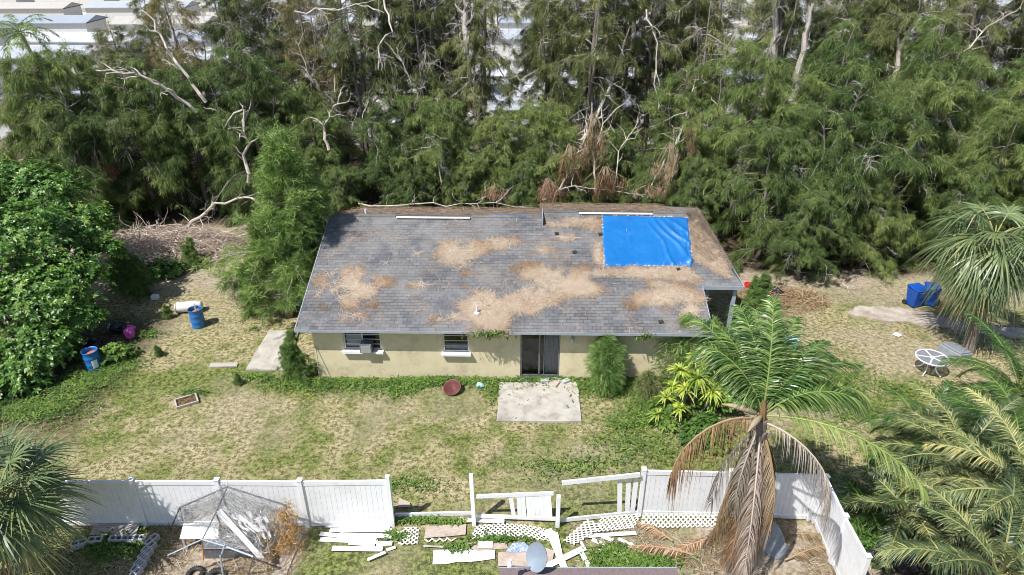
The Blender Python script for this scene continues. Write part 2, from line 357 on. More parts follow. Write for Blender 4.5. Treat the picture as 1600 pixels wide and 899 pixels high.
def ground():
    xs = np.concatenate([[-900, -400, -200, -100, -60, -40, -30], np.arange(-24, 28.01, .2), [34, 45, 70, 110, 200, 400, 900]])
    ys = np.concatenate([[-100, -30, 0, 6, 10], np.arange(11, 42.01, .2), [46, 52, 60, 80, 110, 160, 260, 500, 1500]])
    X, Y = np.meshgrid(xs, ys); nx = len(xs); ny = len(ys)
    near = ((X > -25) & (X < 29) & (Y > 10) & (Y < 43))
    Z = np.where(near, (fbm(X, Y, 1.6, 5, 3) - .5) * .07, 0) 
    V = np.stack([X, Y, Z], -1).reshape(-1, 3)
    i = np.arange(ny - 1)[:, None] * nx; j = np.arange(nx - 1)[None]
    F = np.stack([i + j, i + j + 1, i + nx + j + 1, i + nx + j], -1).reshape(-1, 4)
    b = B(); g, s = masks(X.ravel(), Y.ravel()); b.add(V, F, g)
    m, nt, out = mk('lawn_soil')
    p = nt.nodes.new('ShaderNodeBsdfPrincipled'); nt.links.new(p.outputs[0], out.inputs[0]); p.inputs['Roughness'].default_value = 1; p.inputs['Specular IOR Level'].default_value = .1
    at = nt.nodes.new('ShaderNodeAttribute'); at.attribute_name = 'tint'
    a2 = nt.nodes.new('ShaderNodeAttribute'); a2.attribute_name = 'soil'
    straw = mixc(nt, ramp(nt, noise(nt, 6, 10, .85), .45, .56), (.10, .095, .035), (.46, .40, .24))
    green = mixc(nt, ramp(nt, noise(nt, 6, 10, .85), .45, .56), (.04, .055, .015), (.24, .27, .085))
    soil = mixc(nt, ramp(nt, noise(nt, 5, 9, .75), .35, .65), (.17, .13, .09), (.50, .43, .34))
    ng = ramp(nt, noise(nt, 6, 8, .8), .3, .7)
    ad = nt.nodes.new('ShaderNodeMath'); ad.operation = 'ADD'; nt.links.new(at.outputs['Fac'], ad.inputs[0]); nt.links.new(ng, ad.inputs[1])
    c = mixc(nt, ramp(nt, ad.outputs[0], .75, 1.2), straw, green)
    c = mixc(nt, a2.outputs['Fac'], c, soil)
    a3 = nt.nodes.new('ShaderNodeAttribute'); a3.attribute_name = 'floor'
    c = mixc(nt, a3.outputs['Fac'], c, mixc(nt, ramp(nt, noise(nt, 4, 8, .8), .4, .65), (.035, .03, .02), (.13, .10, .065)))  # brown forest litter, darkened to paint in the shade under trees and palms
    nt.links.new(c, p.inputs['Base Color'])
    bp = nt.nodes.new('ShaderNodeBump'); bp.inputs['Strength'].default_value = .8; bp.inputs['Distance'].default_value = .03
    nt.links.new(noise(nt, 18, 8, .8), bp.inputs['Height']); nt.links.new(bp.outputs[0], p.inputs['Normal'])
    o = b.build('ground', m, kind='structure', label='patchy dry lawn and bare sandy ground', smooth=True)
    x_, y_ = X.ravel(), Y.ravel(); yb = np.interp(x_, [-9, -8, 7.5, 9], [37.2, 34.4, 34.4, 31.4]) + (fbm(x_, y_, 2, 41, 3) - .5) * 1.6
    floor_shade = np.clip((y_ - yb) * 1.2, 0, 1) * (y_ < 57); floor_shade = np.maximum(floor_shade, .85 * np.clip(np.minimum((x_ - 10.8 + (y_ - 15) * -.5) * .8, (18.6 - y_) * .8), 0, 1)); floor_shade = np.maximum(floor_shade, .85 * np.clip(np.minimum(np.minimum((-15.0 - x_) * .8, (28 - y_) * .6), (y_ - 18) * .6), 0, 1))  # painted shade mask: under the grove, the right palms and the big tree
    a = o.data.attributes.new('floor', 'FLOAT', 'POINT'); a.data.foreach_set('value', floor_shade.astype(np.float32))
    a = o.data.attributes.new('soil', 'FLOAT', 'POINT'); a.data.foreach_set('value', s.astype(np.float32))
ground()
def gz(x, y): return float((fbm(x, y, 1.6, 5, 3) - .5) * .07)

def pxpoly(pts, h=0): return [(P(a, b, h).x, P(a, b, h).y) for a, b in pts]
def jag(poly, step=.35, amp=.05):
    out = []
    for i in range(len(poly)):
        a = Vector(poly[i]); c = Vector(poly[(i + 1) % len(poly)]); n = max(1, int((c - a).length / step))
        for k in range(n):
            q = a.lerp(c, k / n); out.append((q.x + random.uniform(-amp, amp), q.y + random.uniform(-amp, amp)))
    return out
b = B(); b.prism(jag(pxpoly([(776, 660), (781, 600), (902, 598), (909, 661)]), .5, .02), -.05, .075)
b.build('patio', M['concrete'], kind='structure', label='weathered square concrete patio slab outside the glass door')
b = B(); b.prism(jag(pxpoly([(384, 580), (420, 519), (468, 519), (447, 581)]), .5, .02), -.05, .08)
b.build('path', M['concrete'], kind='structure', label='concrete slab beside the left end of the house')
b = B(); b.prism(jag(pxpoly([(1320, 490), (1345, 479), (1420, 484), (1470, 496), (1560, 512), (1700, 522), (1700, 540), (1560, 524), (1440, 508), (1370, 502)]), .4, .12), -.05, .06)
M['gravel'] = surf('worn_concrete', (.28, .22, .17), (.50, .46, .41), 1.2, 1, bump=.5, bsc=14, dirt=(.20, .14, .09), dsc=.8, damt=.7)
b.build('driveway', M['gravel'], kind='structure', label='sandy worn driveway running past the bins')
# ---------------------------------------------------------------- house
YAW = R(-1.15)
HO = Vector((0, 22.3, 0))
house = empty('house', HO, YAW, label='single storey tan stucco house with a grey shingle roof littered with pine needles', cat='house')
HM = Matrix.Translation(HO) @ Matrix.Rotation(YAW, 4, 'Z'); HI = HM.inverted()
S3 = 1 / 3.0
def roof_z(y): return 2.5 + (y + .45) * S3           # local y: wall face at 0, front eave at -.45
def HPX(px, py, n=(0, -S3, 1), p0=(0, -.45, 2.5)):     # pixel -> local point on a house plane
    o = HI @ Vector((0, 0, HC)); d = HI.to_3x3() @ ray(px, py)
    n = Vector(n); t = (Vector(p0) - o).dot(n) / d.dot(n); return o + d * t
XL, XS, XR, XW = -8.2, 1.25, 7.55, 9.2
YE, YR1, YB1, YR2, YB2 = -.45, 5.75, 11.95, 6.1, 12.65
z1, z2 = roof_z(YR1), roof_z(YR2)
rb = B(); TH = .13
rb.slab([(XL, YE, 2.5), (XS, YE, 2.5), (XS, YR1, z1), (XL, YR1, z1)], TH)
rb.slab([(XS, YE, 2.5), (XR, YE, 2.5), (XR, 1.9, roof_z(1.9)), (XR, YR2, z2), (XS, YR2, z2)], TH)
zw = roof_z(1.9)
rb.slab([(XR, 1.9, zw), (XW, 1.9, zw), (XR + .05, 3.6, roof_z(3.6)), (XR, 3.6, roof_z(3.6))], TH)
rb.slab([(XW, 1.9, zw), (XW, 10.3, zw), (XR + .05, YR2, z2)], TH)
rb.slab([(XW, 1.9, zw), (XR + .05, YR2, z2), (XR, YR2, z2), (XR + .05, 3.6, roof_z(3.6))], TH)
rb.slab([(XL, YR1, z1), (XS, YR1, z1), (XS, YB1, 2.5), (XL, YB1, 2.5)], TH)
rb.slab([(XS, YR2, z2), (XR, YR2, z2), (XR, YB2, 2.5), (XS, YB2, 2.5)], TH)
rb.slab([(XR, YR2, z2), (XR + .05, YR2, z2), (XW, 10.3, zw), (XR, YB2, 2.5)], TH)
roof = rb.build('roof', M['shingle'], house)
fb = B()
fb.box(((XL + XR) / 2, YE - .016, 2.44), (XR - XL + .06, .03, .11)); 
fb.beam((XL - .016, YE, 2.43), (XL - .016, YR1, z1 - .07), .03, .16); fb.beam((XR + .016, YE, 2.43), (XR + .016, 1.88, zw - .07), .03, .16)
fb.beam((XL - .016, YR1, z1 - .07), (XL - .016, YB1, 2.43), .03, .16)
fb.box(((XR + XW) / 2 + .03, 1.9 - .016, zw - .08), (XW - XR, .03, .16)); fb.box((XW + .016, 6.1, zw - .08), (.03, 8.4, .16))
fb.box((XS - .016, YR2 - .3, z2 - .1), (.03, 1.2, .34))
fb.build('fascia', M['trim'], house)
wb = B(); WZ = 2.42; T = .2; WL, WR = -7.75, 7.2
def hx(px): return HPX(px, 550, (0, 1, 0), (0, 0, 0)).x
def hz(py, px=800): return HPX(px, py, (0, 1, 0), (0, 0, 0)).z
ops = [(hx(539), hx(597), hz(549), 2.2), (hx(693), hx(733), hz(551), 2.2), (hx(813), hx(875), .12, 2.28)]
xs = WL
for x0, x1, za, zb in ops:
    wb.box(((xs + x0) / 2, T / 2, WZ / 2), (x0 - xs, T, WZ))
    if za > .01: wb.box(((x0 + x1) / 2, T / 2, za / 2), (x1 - x0, T, za))
    wb.box(((x0 + x1) / 2, T / 2, (zb + WZ) / 2), (x1 - x0, T, WZ - zb)); xs = x1
wb.box(((xs + WR) / 2, T / 2, WZ / 2), (WR - xs, T, WZ))
for xx in (WL + T / 2, WR - T / 2): wb.box((xx, 5.9, WZ / 2), (T, 11.4, WZ))
wb.box(((WL + WR) / 2, 11.7, WZ / 2), (WR - WL, T, WZ))
for xx, ym in ((WL, YR1), (WR, YR1)):
    s = 1 if xx < 0 else -1
    wb.add([(xx, .02, 2.42), (xx, 11.5, 2.42), (xx, ym, z1 - .2), (xx + s * T, .02, 2.42), (xx + s * T, 11.5, 2.42), (xx + s * T, ym, z1 - .2)], [(0, 1, 2), (3, 5, 4)])
    wb.add([(xx, .02, 2.42), (xx, ym, z1 - .2), (xx + s * T, ym, z1 - .2), (xx + s * T, .02, 2.42)], [(0, 1, 2, 3)])
wb.build('wall', M['stucco'], house)
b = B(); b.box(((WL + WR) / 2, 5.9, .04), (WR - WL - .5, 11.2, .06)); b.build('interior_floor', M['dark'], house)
def window(x0, x1, za, zb, sashes, lab):
    f = B(); w_ = x1 - x0; c = (x0 + x1) / 2; yy = .09
    f.box((x0 + .025, yy, (za + zb) / 2), (.05, .08, zb - za)); f.box((x1 - .025, yy, (za + zb) / 2), (.05, .08, zb - za))
    f.box((c, yy, zb - .025), (w_ - .1, .08, .05)); f.box((c, yy, za + .025), (w_ - .1, .08, .05))
    n = 4
    for k in range(1, n): f.box((c, yy, za + (zb - za) * k / n), (w_ - .1, .05, .022))
    if sashes: f.box((c, yy, (za + zb) / 2), (.05, .06, zb - za - .1))
    wo_ = f.build('window', M['alu'], house, label=lab)
    g = B(); g.box((c, .1, (za + zb) / 2), (w_ - .1, .01, zb - za - .1)); g.build('pane', M['glass'], wo_)
    s_ = B(); s_.box((c, -.055, za - .05), (w_ + .16, .25, .09)); s_.build('sill', M['white'], wo_)
    cu = B()
    if sashes:
        cu.box((x0 + .38, .2, za + .34), (.62, .02, .5))
        cu.build('blind', M['white'], wo_)
    else:
        cu.box((c, .2, za + .14), (w_ - .14, .02, .24)); cu.build('blind', M['bluesteel'], wo_)
    return wo_
window(*ops[0], True, 'wide window with an air conditioner in its lower half')
window(*ops[1], False, 'narrow dark window between the wider window and the glass door')
ac = B(); ax = hx(575); az = ops[0][2] + .2
ac.box((ax, -.09, az), (.46, .40, .38)); aco = ac.build('air_conditioner', M['steel'], house, bevel=.015)
gr = B()
for k in range(7): gr.box((ax, -.296, az - .14 + k * .045), (.38, .012, .015))
gr.build('grille', M['alu'], aco)
# glass sliding door
x0, x1, za, zb = ops[2]; f = B(); c = (x0 + x1) / 2; yy = .08
f.box((x0 + .03, yy, (za + zb) / 2), (.06, .1, zb - za)); f.box((x1 - .03, yy, (za + zb) / 2), (.06, .1, zb - za))
f.box((c, yy, zb - .03), (x1 - x0 - .12, .1, .06)); f.box((c, yy, za + .03), (x1 - x0 - .12, .1, .06))
f.box((c - .03, yy - .02, (za + zb) / 2), (.06, .05, zb - za - .12)); f.box((c + .16, yy + .02, (za + zb) / 2), (.03, .03, zb - za - .12))
do = f.build('door', M['steel'], house, label='sliding glass door with a grey curtain at its right half')
g = B(); g.box((c, .1, (za + zb) / 2), (x1 - x0 - .12, .01, zb - za - .12)); g.build('pane', M['glass'], do)
g = B(); n = 26; cx0, cx1 = c + .2, x1 - .07
pts = [(cx0 + (cx1 - cx0) * i / n, .19 + .03 * math.sin(i * 1.9)) for i in range(n + 1)]
V = [(a, q, za + .08) for a, q in pts] + [(a, q, zb - .08) for a, q in pts]
g.add(V, [(i, i + 1, n + 2 + i, n + 1 + i) for i in range(n)]); g.build('curtain', M['curtain'], do)
b = B(); b.box((c, -.09, .07), (x1 - x0 + .2, .34, .1)); b.build('doorstep', M['concrete'], house)
b = B(); lx = hx(893); b.box((lx, -.03, 2.0), (.12, .06, .12)); b.lathe([(.0, -.22), (.06, -.2), (.085, -.1), (.06, -.01), (0, 0)], (lx, -.12, 2.02), 12)
b.build('wall_lamp', M['alu'], house)
# ridge pieces, vents
def ridge_strip(pa, pb, mat, zoff=.05, wd=.15, hole=True):
    q = B(); q.beam(pa, pb, wd, .035)
    return q.build('ridge_vent', M[mat], house, bevel=.01)
def hr(px, part=1):
    yy, zz = (YR1, z1) if part == 1 else (YR2, z2)
    return HPX(px, 340, (0, 1, 0), (0, yy, 0)).x
ridge_strip((hr(620), YR1 - .12, z1 + .02), (hr(735), YR1 - .12, z1 + .02), 'board')
ridge_strip((hr(904, 2), YR2 - .12, z2 + .02), (hr(1018, 2), YR2 - .12, z2 + .02), 'board')
b = B(); b.beam((XL + .3, YR1 + .1, z1), (hr(618), YR1 + .1, z1), .26, .04); b.beam((hr(737), YR1 + .1, z1), (XS - .03, YR1 + .1, z1), .26, .04)
b.beam((XS + .1, YR2 + .1, z2), (hr(902, 2), YR2 + .1, z2), .26, .04); b.beam((hr(1020, 2), YR2 + .1, z2), (XR, YR2 + .1, z2), .26, .04); b.build('ridge_cap', M['shingle'], house)
b = B(); q0 = HPX(738, 341); b.beam((hr(766), YR1 + .7, z1 - .2), (hr(832), YR1 + .7, z1 - .2), .3, .03); b.build('loose_flashing', M['tarp'], house)
for px, py, h_, r_ in ((745, 490, .35, .035), (568, 337, .32, .05)):
    q = HPX(px, py); b = B()
    if py < 350: q = Vector((hr(568), YR1 + .5, z1 - .17))
    b.lathe([(.11, .01), (.1, .05), (r_, .06), (r_, h_), (r_ * .6, h_), (r_ * .6, h_ - .05)], (q.x, q.y, q.z), 12); b.build('vent_pipe', M['white'], house)
for px, py in ((870, 366), (898, 395), (938, 367), (1033, 504), (1060, 422)):
    q = HPX(px, py); b = B(); b.box((q.x, q.y, q.z + .03), (.17, .14, .05), M=Matrix.Rotation(.3, 3, 'Z') @ Matrix.Rotation(.32, 3, 'X')); b.build('lifted_shingle', M['dark'], house)
# right entrance: posts and inner wall
b = B()
for yy in (2.1, 5.8, 10.0): b = B(); b.box((XW - .25, yy, (zw - .1) / 2), (.14, .14, zw - .16)); b.build('porch_post', M['bluesteel'], house)
# tarp on the roof
tc = [HPX(941, 337), HPX(1075, 341), HPX(1083, 417), HPX(944, 415)]
n, m_ = 70, 44
u, v = np.meshgrid(np.linspace(0, 1, n), np.linspace(0, 1, m_))
c4 = [np.array(q) for q in tc]
Pt = (c4[0] * ((1 - u) * (1 - v))[..., None] + c4[1] * (u * (1 - v))[..., None] + c4[2] * (u * v)[..., None] + c4[3] * ((1 - u) * v)[..., None])
hgt = .035 + .012 * fbm(u * 7, v * 7, 1, 4)
for ang, off, am, wd in ((.95, .10, .07, .018), (.80, .20, .06, .015), (1.1, .02, .06, .02), (1.25, -.09, .05, .015), (.6, .33, .04, .016), (.35, .30, .035, .02), (1.6, -.42, .03, .02), (1.45, .62, .025, .02)):
    d = (u - .55) * math.sin(ang) - (v) * math.cos(ang) * .9 - off * .5 + .02 * np.sin(v * 9 + ang * 5)
    hgt = hgt + 1.5 * am * np.exp(-(d / wd) ** 2) * np.clip((u - .42) * 4, 0, 1) * np.clip(v * 3 + .2, 0, 1)
hgt += .10 * np.exp(-(((u - .97) / .10) ** 2 + ((v - .93) / .06) ** 2)) 
edge = np.minimum(np.minimum(u, 1 - u), np.minimum(v, 1 - v)); hgt += .014 * np.exp(-(((fbm(u * 5 + v * 2, v * 7 - u * 3, 1, 33, 3) - .5) / .035) ** 2)) + .05 * np.clip(fbm(u * 9, v * 6, 1, 12) - .5, 0, 1) * np.clip((u - .3) * 3, .3, 1); hgt = np.where(edge < .012, .012, hgt)
Pt[..., 2] += hgt; Pt[..., 1] += np.where(v > .98, .12 * (fbm(u * 12, u * 0, 1, 3) - .5) - .02, 0) + np.where(v < .02, .05 * (fbm(u * 14, u * 0, 1, 5) - .5), 0); Pt[..., 0] += np.where(u > .98, .12 * (fbm(v * 9, v * 0, 1, 8) - .5), 0) - np.where(u < .02, .08 * (fbm(v * 9, v * 0, 1, 9) - .5), 0)
i = np.arange(m_ - 1)[:, None] * n; j = np.arange(n - 1)[None]
F = np.stack([i + n + j, i + n + j + 1, i + j + 1, i + j], -1).reshape(-1, 4)
b = B(); b.add(np.array([tuple(HM @ Vector(q)) for q in Pt.reshape(-1, 3)]), F)
tp = b.build('tarp', M['tarp'], label='bright blue wrinkled tarpaulin nailed over the right part of the roof', cat='tarp', smooth=True)
b = B()
for k in range(4):
    a, c_ = tc[k], tc[(k + 1) % 4]; nn = int((c_ - a).length / .19)
    for q in range(nn):
        p = HM @ a.lerp(c_, (q + random.uniform(.2, .8)) / nn)
        if random.random() < .8: b.box((p.x + random.uniform(-.02, .02), p.y + random.uniform(-.02, .02), p.z + .035), (random.uniform(.03, .09), .05, .012), rz=random.random() * 3, M=None)
b.build('batten', M['board'], tp)
# needle litter lying on the roof
PATCH = [(720, 398, 42, 26), (782, 382, 30, 11), (550, 448, 52, 30), (520, 425, 18, 9), (500, 458, 12, 9), (545, 494, 26, 6), (605, 412, 5, 4), (765, 482, 52, 36), (735, 498, 60, 10), (825, 468, 50, 26), (868, 442, 66, 26), (905, 452, 38, 14), (1045, 466, 54, 17), (1080, 488, 20, 16), (885, 372, 20, 6), (1000, 426, 60, 9), (930, 428, 30, 6), (950, 412, 12, 6), (1072, 432, 26, 10), (655, 446, 16, 4), (845, 392, 22, 6), (600, 390, 10, 5), (655, 398, 8, 4), (905, 345, 30, 5), (880, 352, 34, 4), (1035, 446, 22, 6), (1020, 428, 55, 10), (1050, 425, 30, 12), (935, 388, 7, 30), (925, 352, 14, 10)]
def litter():
    pp = []; tt = []
    for cx, cy, rx, ry in PATCH:
        nn = int(rx * ry * 17); a = rng.uniform(-1.35, 1.35, (nn, 2)); r = np.sqrt((a ** 2).sum(1))
        nz = fbm(cx + a[:, 0] * rx, (cy + a[:, 1] * ry) * 2, 26, 3, 4)
        k = (r + (nz - .5) * 2.6 < .68 + rng.normal(0, .15, nn)) & (rng.random(nn) < (1 if ry > 13 else .45))
        for (q, e, rr) in zip(a[k], nz[k], r[k]):
            h = HPX(cx + q[0] * rx, cy + q[1] * ry)
            if XL + .1 < h.x < XR and h.y < YR2 - .1: pp.append(h); tt.append(.95 - .55 * rr ** 3 * .6 + random.uniform(-.55, .1))
    p = np.array([tuple(q) for q in pp]); tt = list(tt)
    # thin scatter over the whole front slope
    k = 6500; x = rng.uniform(XL + .1, XR - .1, k); y = YE + 6.4 * rng.random(k); w_ = fbm(x, y, .9, 8, 4)
    s = (w_ > .57 - .05 * (x > 0)) & ((x > 1.3) | (y < YR1 - .1)); p = np.concatenate([p, np.stack([x, y, roof_z(y)], -1)[s]]); tt += list(rng.uniform(.1, .7, s.sum()))
    d = rng.normal(size=(len(p), 3)); d[:, 2] = d[:, 1] * S3 + rng.normal(0, .06, len(p)) * np.linalg.norm(d[:, :2], axis=1)
    p[:, 2] += rng.uniform(.005, .03, len(p)) + .16 * np.clip(fbm(p[:, 0], p[:, 1] * 1.3, .5, 55, 3) - .45, 0, 1) * rng.random(len(p)) * (np.array(tt) > .5); up = nrm(np.array([[0, -S3, 1]]))
    A = [(p, d, up, np.array(tt))]
    # rear slopes and the right end, thick litter
    def area(x0, x1, y0, y1, zf, nn, slope, tlo=.15, thi=.8, xy=None):
        x = rng.uniform(x0, x1, nn); y = rng.uniform(y0, y1, nn); s = np.ones(nn, bool) if xy is None else xy(x, y); x, y = x[s], y[s]
        q = np.stack([x, y, zf(x, y) + rng.uniform(.01, .15, len(x))], -1); dd = rng.normal(size=(len(x), 3)); dd[:, 2] = dd[:, 0] * slope[0] + dd[:, 1] * slope[1] + rng.normal(0, .08, len(x))
        A.append((q, dd, np.array([[-slope[0], -slope[1], 1]]), rng.uniform(tlo, thi, len(x)) ** 1.3))
    area(XL, XS, YR1 + .15, YB1, lambda x, y: z1 - (y - YR1) * S3, 15000, (0, -S3))
    area(XS, XR, YR2 + .15, YB2, lambda x, y: z2 - (y - YR2) * S3, 11000, (0, -S3))
    sl_ = (z2 - zw) / (XR + .05 - XW)
    area(XR, XW, 3.2, 10.4, lambda x, y: np.minimum(zw + .03 + (XW - x) * -sl_, np.where(y < YR2, roof_z(y), 99)), 9500, (sl_, 0), .2, 1, xy=lambda x, y: (y < YR2 + (x - XR) / (XW - XR) * 4.1) & (y > 3.6 + (x - XR) / (XW - XR) * -1.3) & (rng.random(len(x)) < 1.05 - .25 * (x - XR)))
    from mathutils.bvhtree import BVHTree
    bv = BVHTree.FromPolygons([v.co.copy() for v in roof.data.vertices], [tuple(q.vertices) for q in roof.data.polygons]); o_ = HI @ Vector((0, 0, HC))
    poly = [(1080, 333), (1084, 404), (1112, 420), (1140, 436), (1125, 395), (1098, 330)]; qs = []; ns = []
    xx = rng.uniform(1078, 1150, 26000); yy = rng.uniform(322, 442, 26000); ins = inpoly(xx, yy, poly)
    for a_, c_ in zip(xx[ins], yy[ins]):
        h_, n_, _, _ = bv.ray_cast(o_, (HI.to_3x3() @ ray(a_, c_)).normalized())
        if h_ is not None: qs.append(tuple(h_ + n_ * random.uniform(.01, .05))); ns.append(tuple(n_))
    qs = np.array(qs); ns = np.array(ns); dd = np.cross(ns, rng.normal(size=ns.shape)) + rng.normal(0, .06, ns.shape); A.append((qs, dd, ns, rng.uniform(.25, .95, len(qs))))
    b = B()
    Rm = np.array(HM.to_3x3())
    for q, dd, up, t in A:
        q = q @ Rm.T + np.array(HO); dd = nrm(dd) @ Rm.T
        b.blades(q, dd, rng.uniform(.12, .32, len(q)), rng.uniform(.010, .022, len(q)), 0, 1, np.clip(t, 0, 1), .5, up=up)
    b.build('pine_needles', M['litter'], kind='stuff', label='dry tan pine needles drifted in patches over the shingle roof')
litter()

# ---------------------------------------------------------------- white vinyl fence
def post(b, p, h, s=.13, lean=(0, 0), cap=True):
    t = Vector((p.x + lean[0], p.y + lean[1], h)); b.beam((p.x, p.y, -.05), t, s, s, up=(0, 1, 0))
    if cap:
        d = (t - Vector((p.x, p.y, 0))).normalized(); b.beam(t, t + d * .03, s + .03, s + .03, up=(0, 1, 0))
def fence_run(name, pts, label, h=1.83, board=.15, skip=(), tall=None):
    root = empty(name, pts[0].copy(), label=label, cat='fence')
    I = Matrix.Translation(-pts[0])
    def bd(b, nm, mt, par, **k):
        o = b.build(nm, M[mt], par, **k); o.data.transform(I); return o
    for i, p in enumerate(pts):
        b = B(); post(b, p, h + .04 + ((tall or {}).get(i, 0)), .13, cap=i not in (tall or {})); bd(b, 'post', 'white', root, bevel=.008)
    for i in range(len(pts) - 1):
        if i in skip: continue
        a, c = pts[i], pts[i + 1]; d = (c - a).normalized(); L = (c - a).length; a2 = a + d * .07; c2 = c - d * .07
        b = B(); nb = max(2, int((L - .14) / board)); sd = Vector((-d.y, d.x, 0))
        for k in range(nb):
            u0 = (k + .02) / nb; u1 = (k + .98) / nb; m0 = a2.lerp(c2, (u0 + u1) / 2); wd = (c2 - a2).length * (u1 - u0)
            b.box((m0.x, m0.y, (h - .1) / 2 + .05), (wd, .025, h - .32), rz=math.atan2(d.y, d.x))
            m1 = a2.lerp(c2, k / nb); b.box((m1.x + sd.x * .004, m1.y + sd.y * .004, (h - .1) / 2 + .05), (wd * .06, .012, h - .32), rz=math.atan2(d.y, d.x))
        bd(b, 'panel', 'white', root)
        for z, nm in ((h - .08, 'rail'), (.12, 'rail')):
            b = B(); b.beam((a2.x, a2.y, z), (c2.x, c2.y, z), .06, .16); bd(b, nm, 'white', root, bevel=.006)
    return root
def gp(px, py, h=0): q = P(px, py, h); q.z = 0; return q
lf = [gp(96, 822), gp(230, 822), gp(358, 822), gp(482, 823), gp(614, 821)]
fence_run('vinyl_fence', lf, 'long unbroken run of white vinyl fence left of the gap, behind the netted frame', tall={4: .12})
rf = [gp(998, 805), gp(1129, 808), gp(1262, 812)]
fence_run('vinyl_fence', rf, 'white vinyl fence straight behind the shaggy palm, right of the gap', )
rs = [gp(1262, 812) + Vector((.14, -.1, 0)), gp(1298, 880), gp(1330, 945)]
fence_run('vinyl_fence', rs, 'white vinyl fence turning towards the camera at the right corner')
# broken pieces
def beam_thing(name, a, c, wd, hg, label, cat, group=None, mat='white', bevel=.006):
    a = Vector(a); c = Vector(c); o = Vector((a.x, a.y, min(a.z, c.z))); b = B(); b.beam(a - o, c - o, wd, hg)
    q = b.build(name, M[mat], label=label, cat=cat, group=group, bevel=bevel); q.location = o; return q
FG = 'fallen pieces of the broken fence'
b = B(); p = gp(741, 821); t = P(736, 741, 1.88); b.beam(p - p, t - p, .12, .12, up=(0, 1, 0)); o = b.build('fence_post', M['white'], bevel=.008, label='lone tall white post standing left of the broken half panel', cat='fence post'); o.location = p
beam_thing('fence_rail', P(618, 805, .12), P(737, 802, .12), .05, .15, 'white bottom rail spanning the gap left of the lone post', 'fence rail', FG)
# half panel
hp = empty('broken_fence_panel', gp(741, 815), label='half stripped white fence panel with ten boards left and an open gap at its left', cat='fence panel')
def hpadd(nm, fn, **k):
    b = B(); fn(b); o = b.build(nm, M['white'], hp, **k); o.data.transform(Matrix.Translation(-hp.location)); return o
pt = gp(871, 823); tt_ = P(872, 769, 1.2)
hpadd('post', lambda b: b.beam(pt, Vector((pt.x, pt.y + .02, 1.24)), .12, .12, up=(0, 1, 0)), bevel=.008)
ta, tb = P(744, 776, 1.05), P(865, 771, 1.12); ba, bb = P(746, 806, .22), P(868, 811, .16)
hpadd('rail', lambda b: b.beam(ta, tb, .055, .13), bevel=.005)
hpadd('rail', lambda b: b.beam(ba, bb, .055, .13), bevel=.005)
for u0 in (.44, .545, .60, .665, .72, .775, .83, .885, .935):
    def f_(b):
        q0 = ta.lerp(tb, u0); q1 = ba.lerp(bb, u0 + (.02 if u0 < .5 else .0)); b.beam(q0, q1, .022, .13, up=(0, 1, 0))
    b = B(); q0 = ta.lerp(tb, u0); q1 = ba.lerp(bb, u0 + (.03 if u0 < .5 else 0)); dd = q1 - q0; L = dd.length
    ex = Vector((1, 0, 0)); ez = dd.normalized(); ey = ez.cross(ex).normalized(); ex = ey.cross(ez)
    b.box((q0 + q1) / 2, (.125, .022, L), M=Matrix((ex, ey, ez)).transposed()); o = b.build('board', M['white'], hp); o.data.transform(Matrix.Translation(-hp.location))
beam_thing('fence_rail', P(876, 813, .12), P(997, 801, .12), .05, .15, 'white bottom rail between the half panel and the three loose boards', 'fence rail', FG)
beam_thing('fence_rail', P(878, 755, 1.5), P(1000, 742, 1.78), .05, .16, 'white top rail jutting out into the gap, free at its left end', 'fence rail', FG)
for i, (a, c, l) in enumerate((((970, 751), (968, 802), 'upright white board, left of the three beneath the jutting rail'), ((984, 750), (980, 801), 'upright white board, middle of the three beneath the jutting rail'), ((996, 748), (988, 801), 'leaning white board next to the post under the jutting rail'))):
    q1 = P(*c, .16); q0 = P(a[0], a[1], 1.66); q0.y = q1.y + .02; b = B(); dd = q1 - q0; ez = dd.normalized(); ex = Vector((1, 0, 0)); ey = ez.cross(ex).normalized(); ex = ey.cross(ez)
    b.box((q0 - q1) / 2, (.14, .025, dd.length), M=Matrix((ex, ey, ez)).transposed()); o = b.build('fence_board', M['white'], label=l, cat='fence board', group=FG); o.location = q1
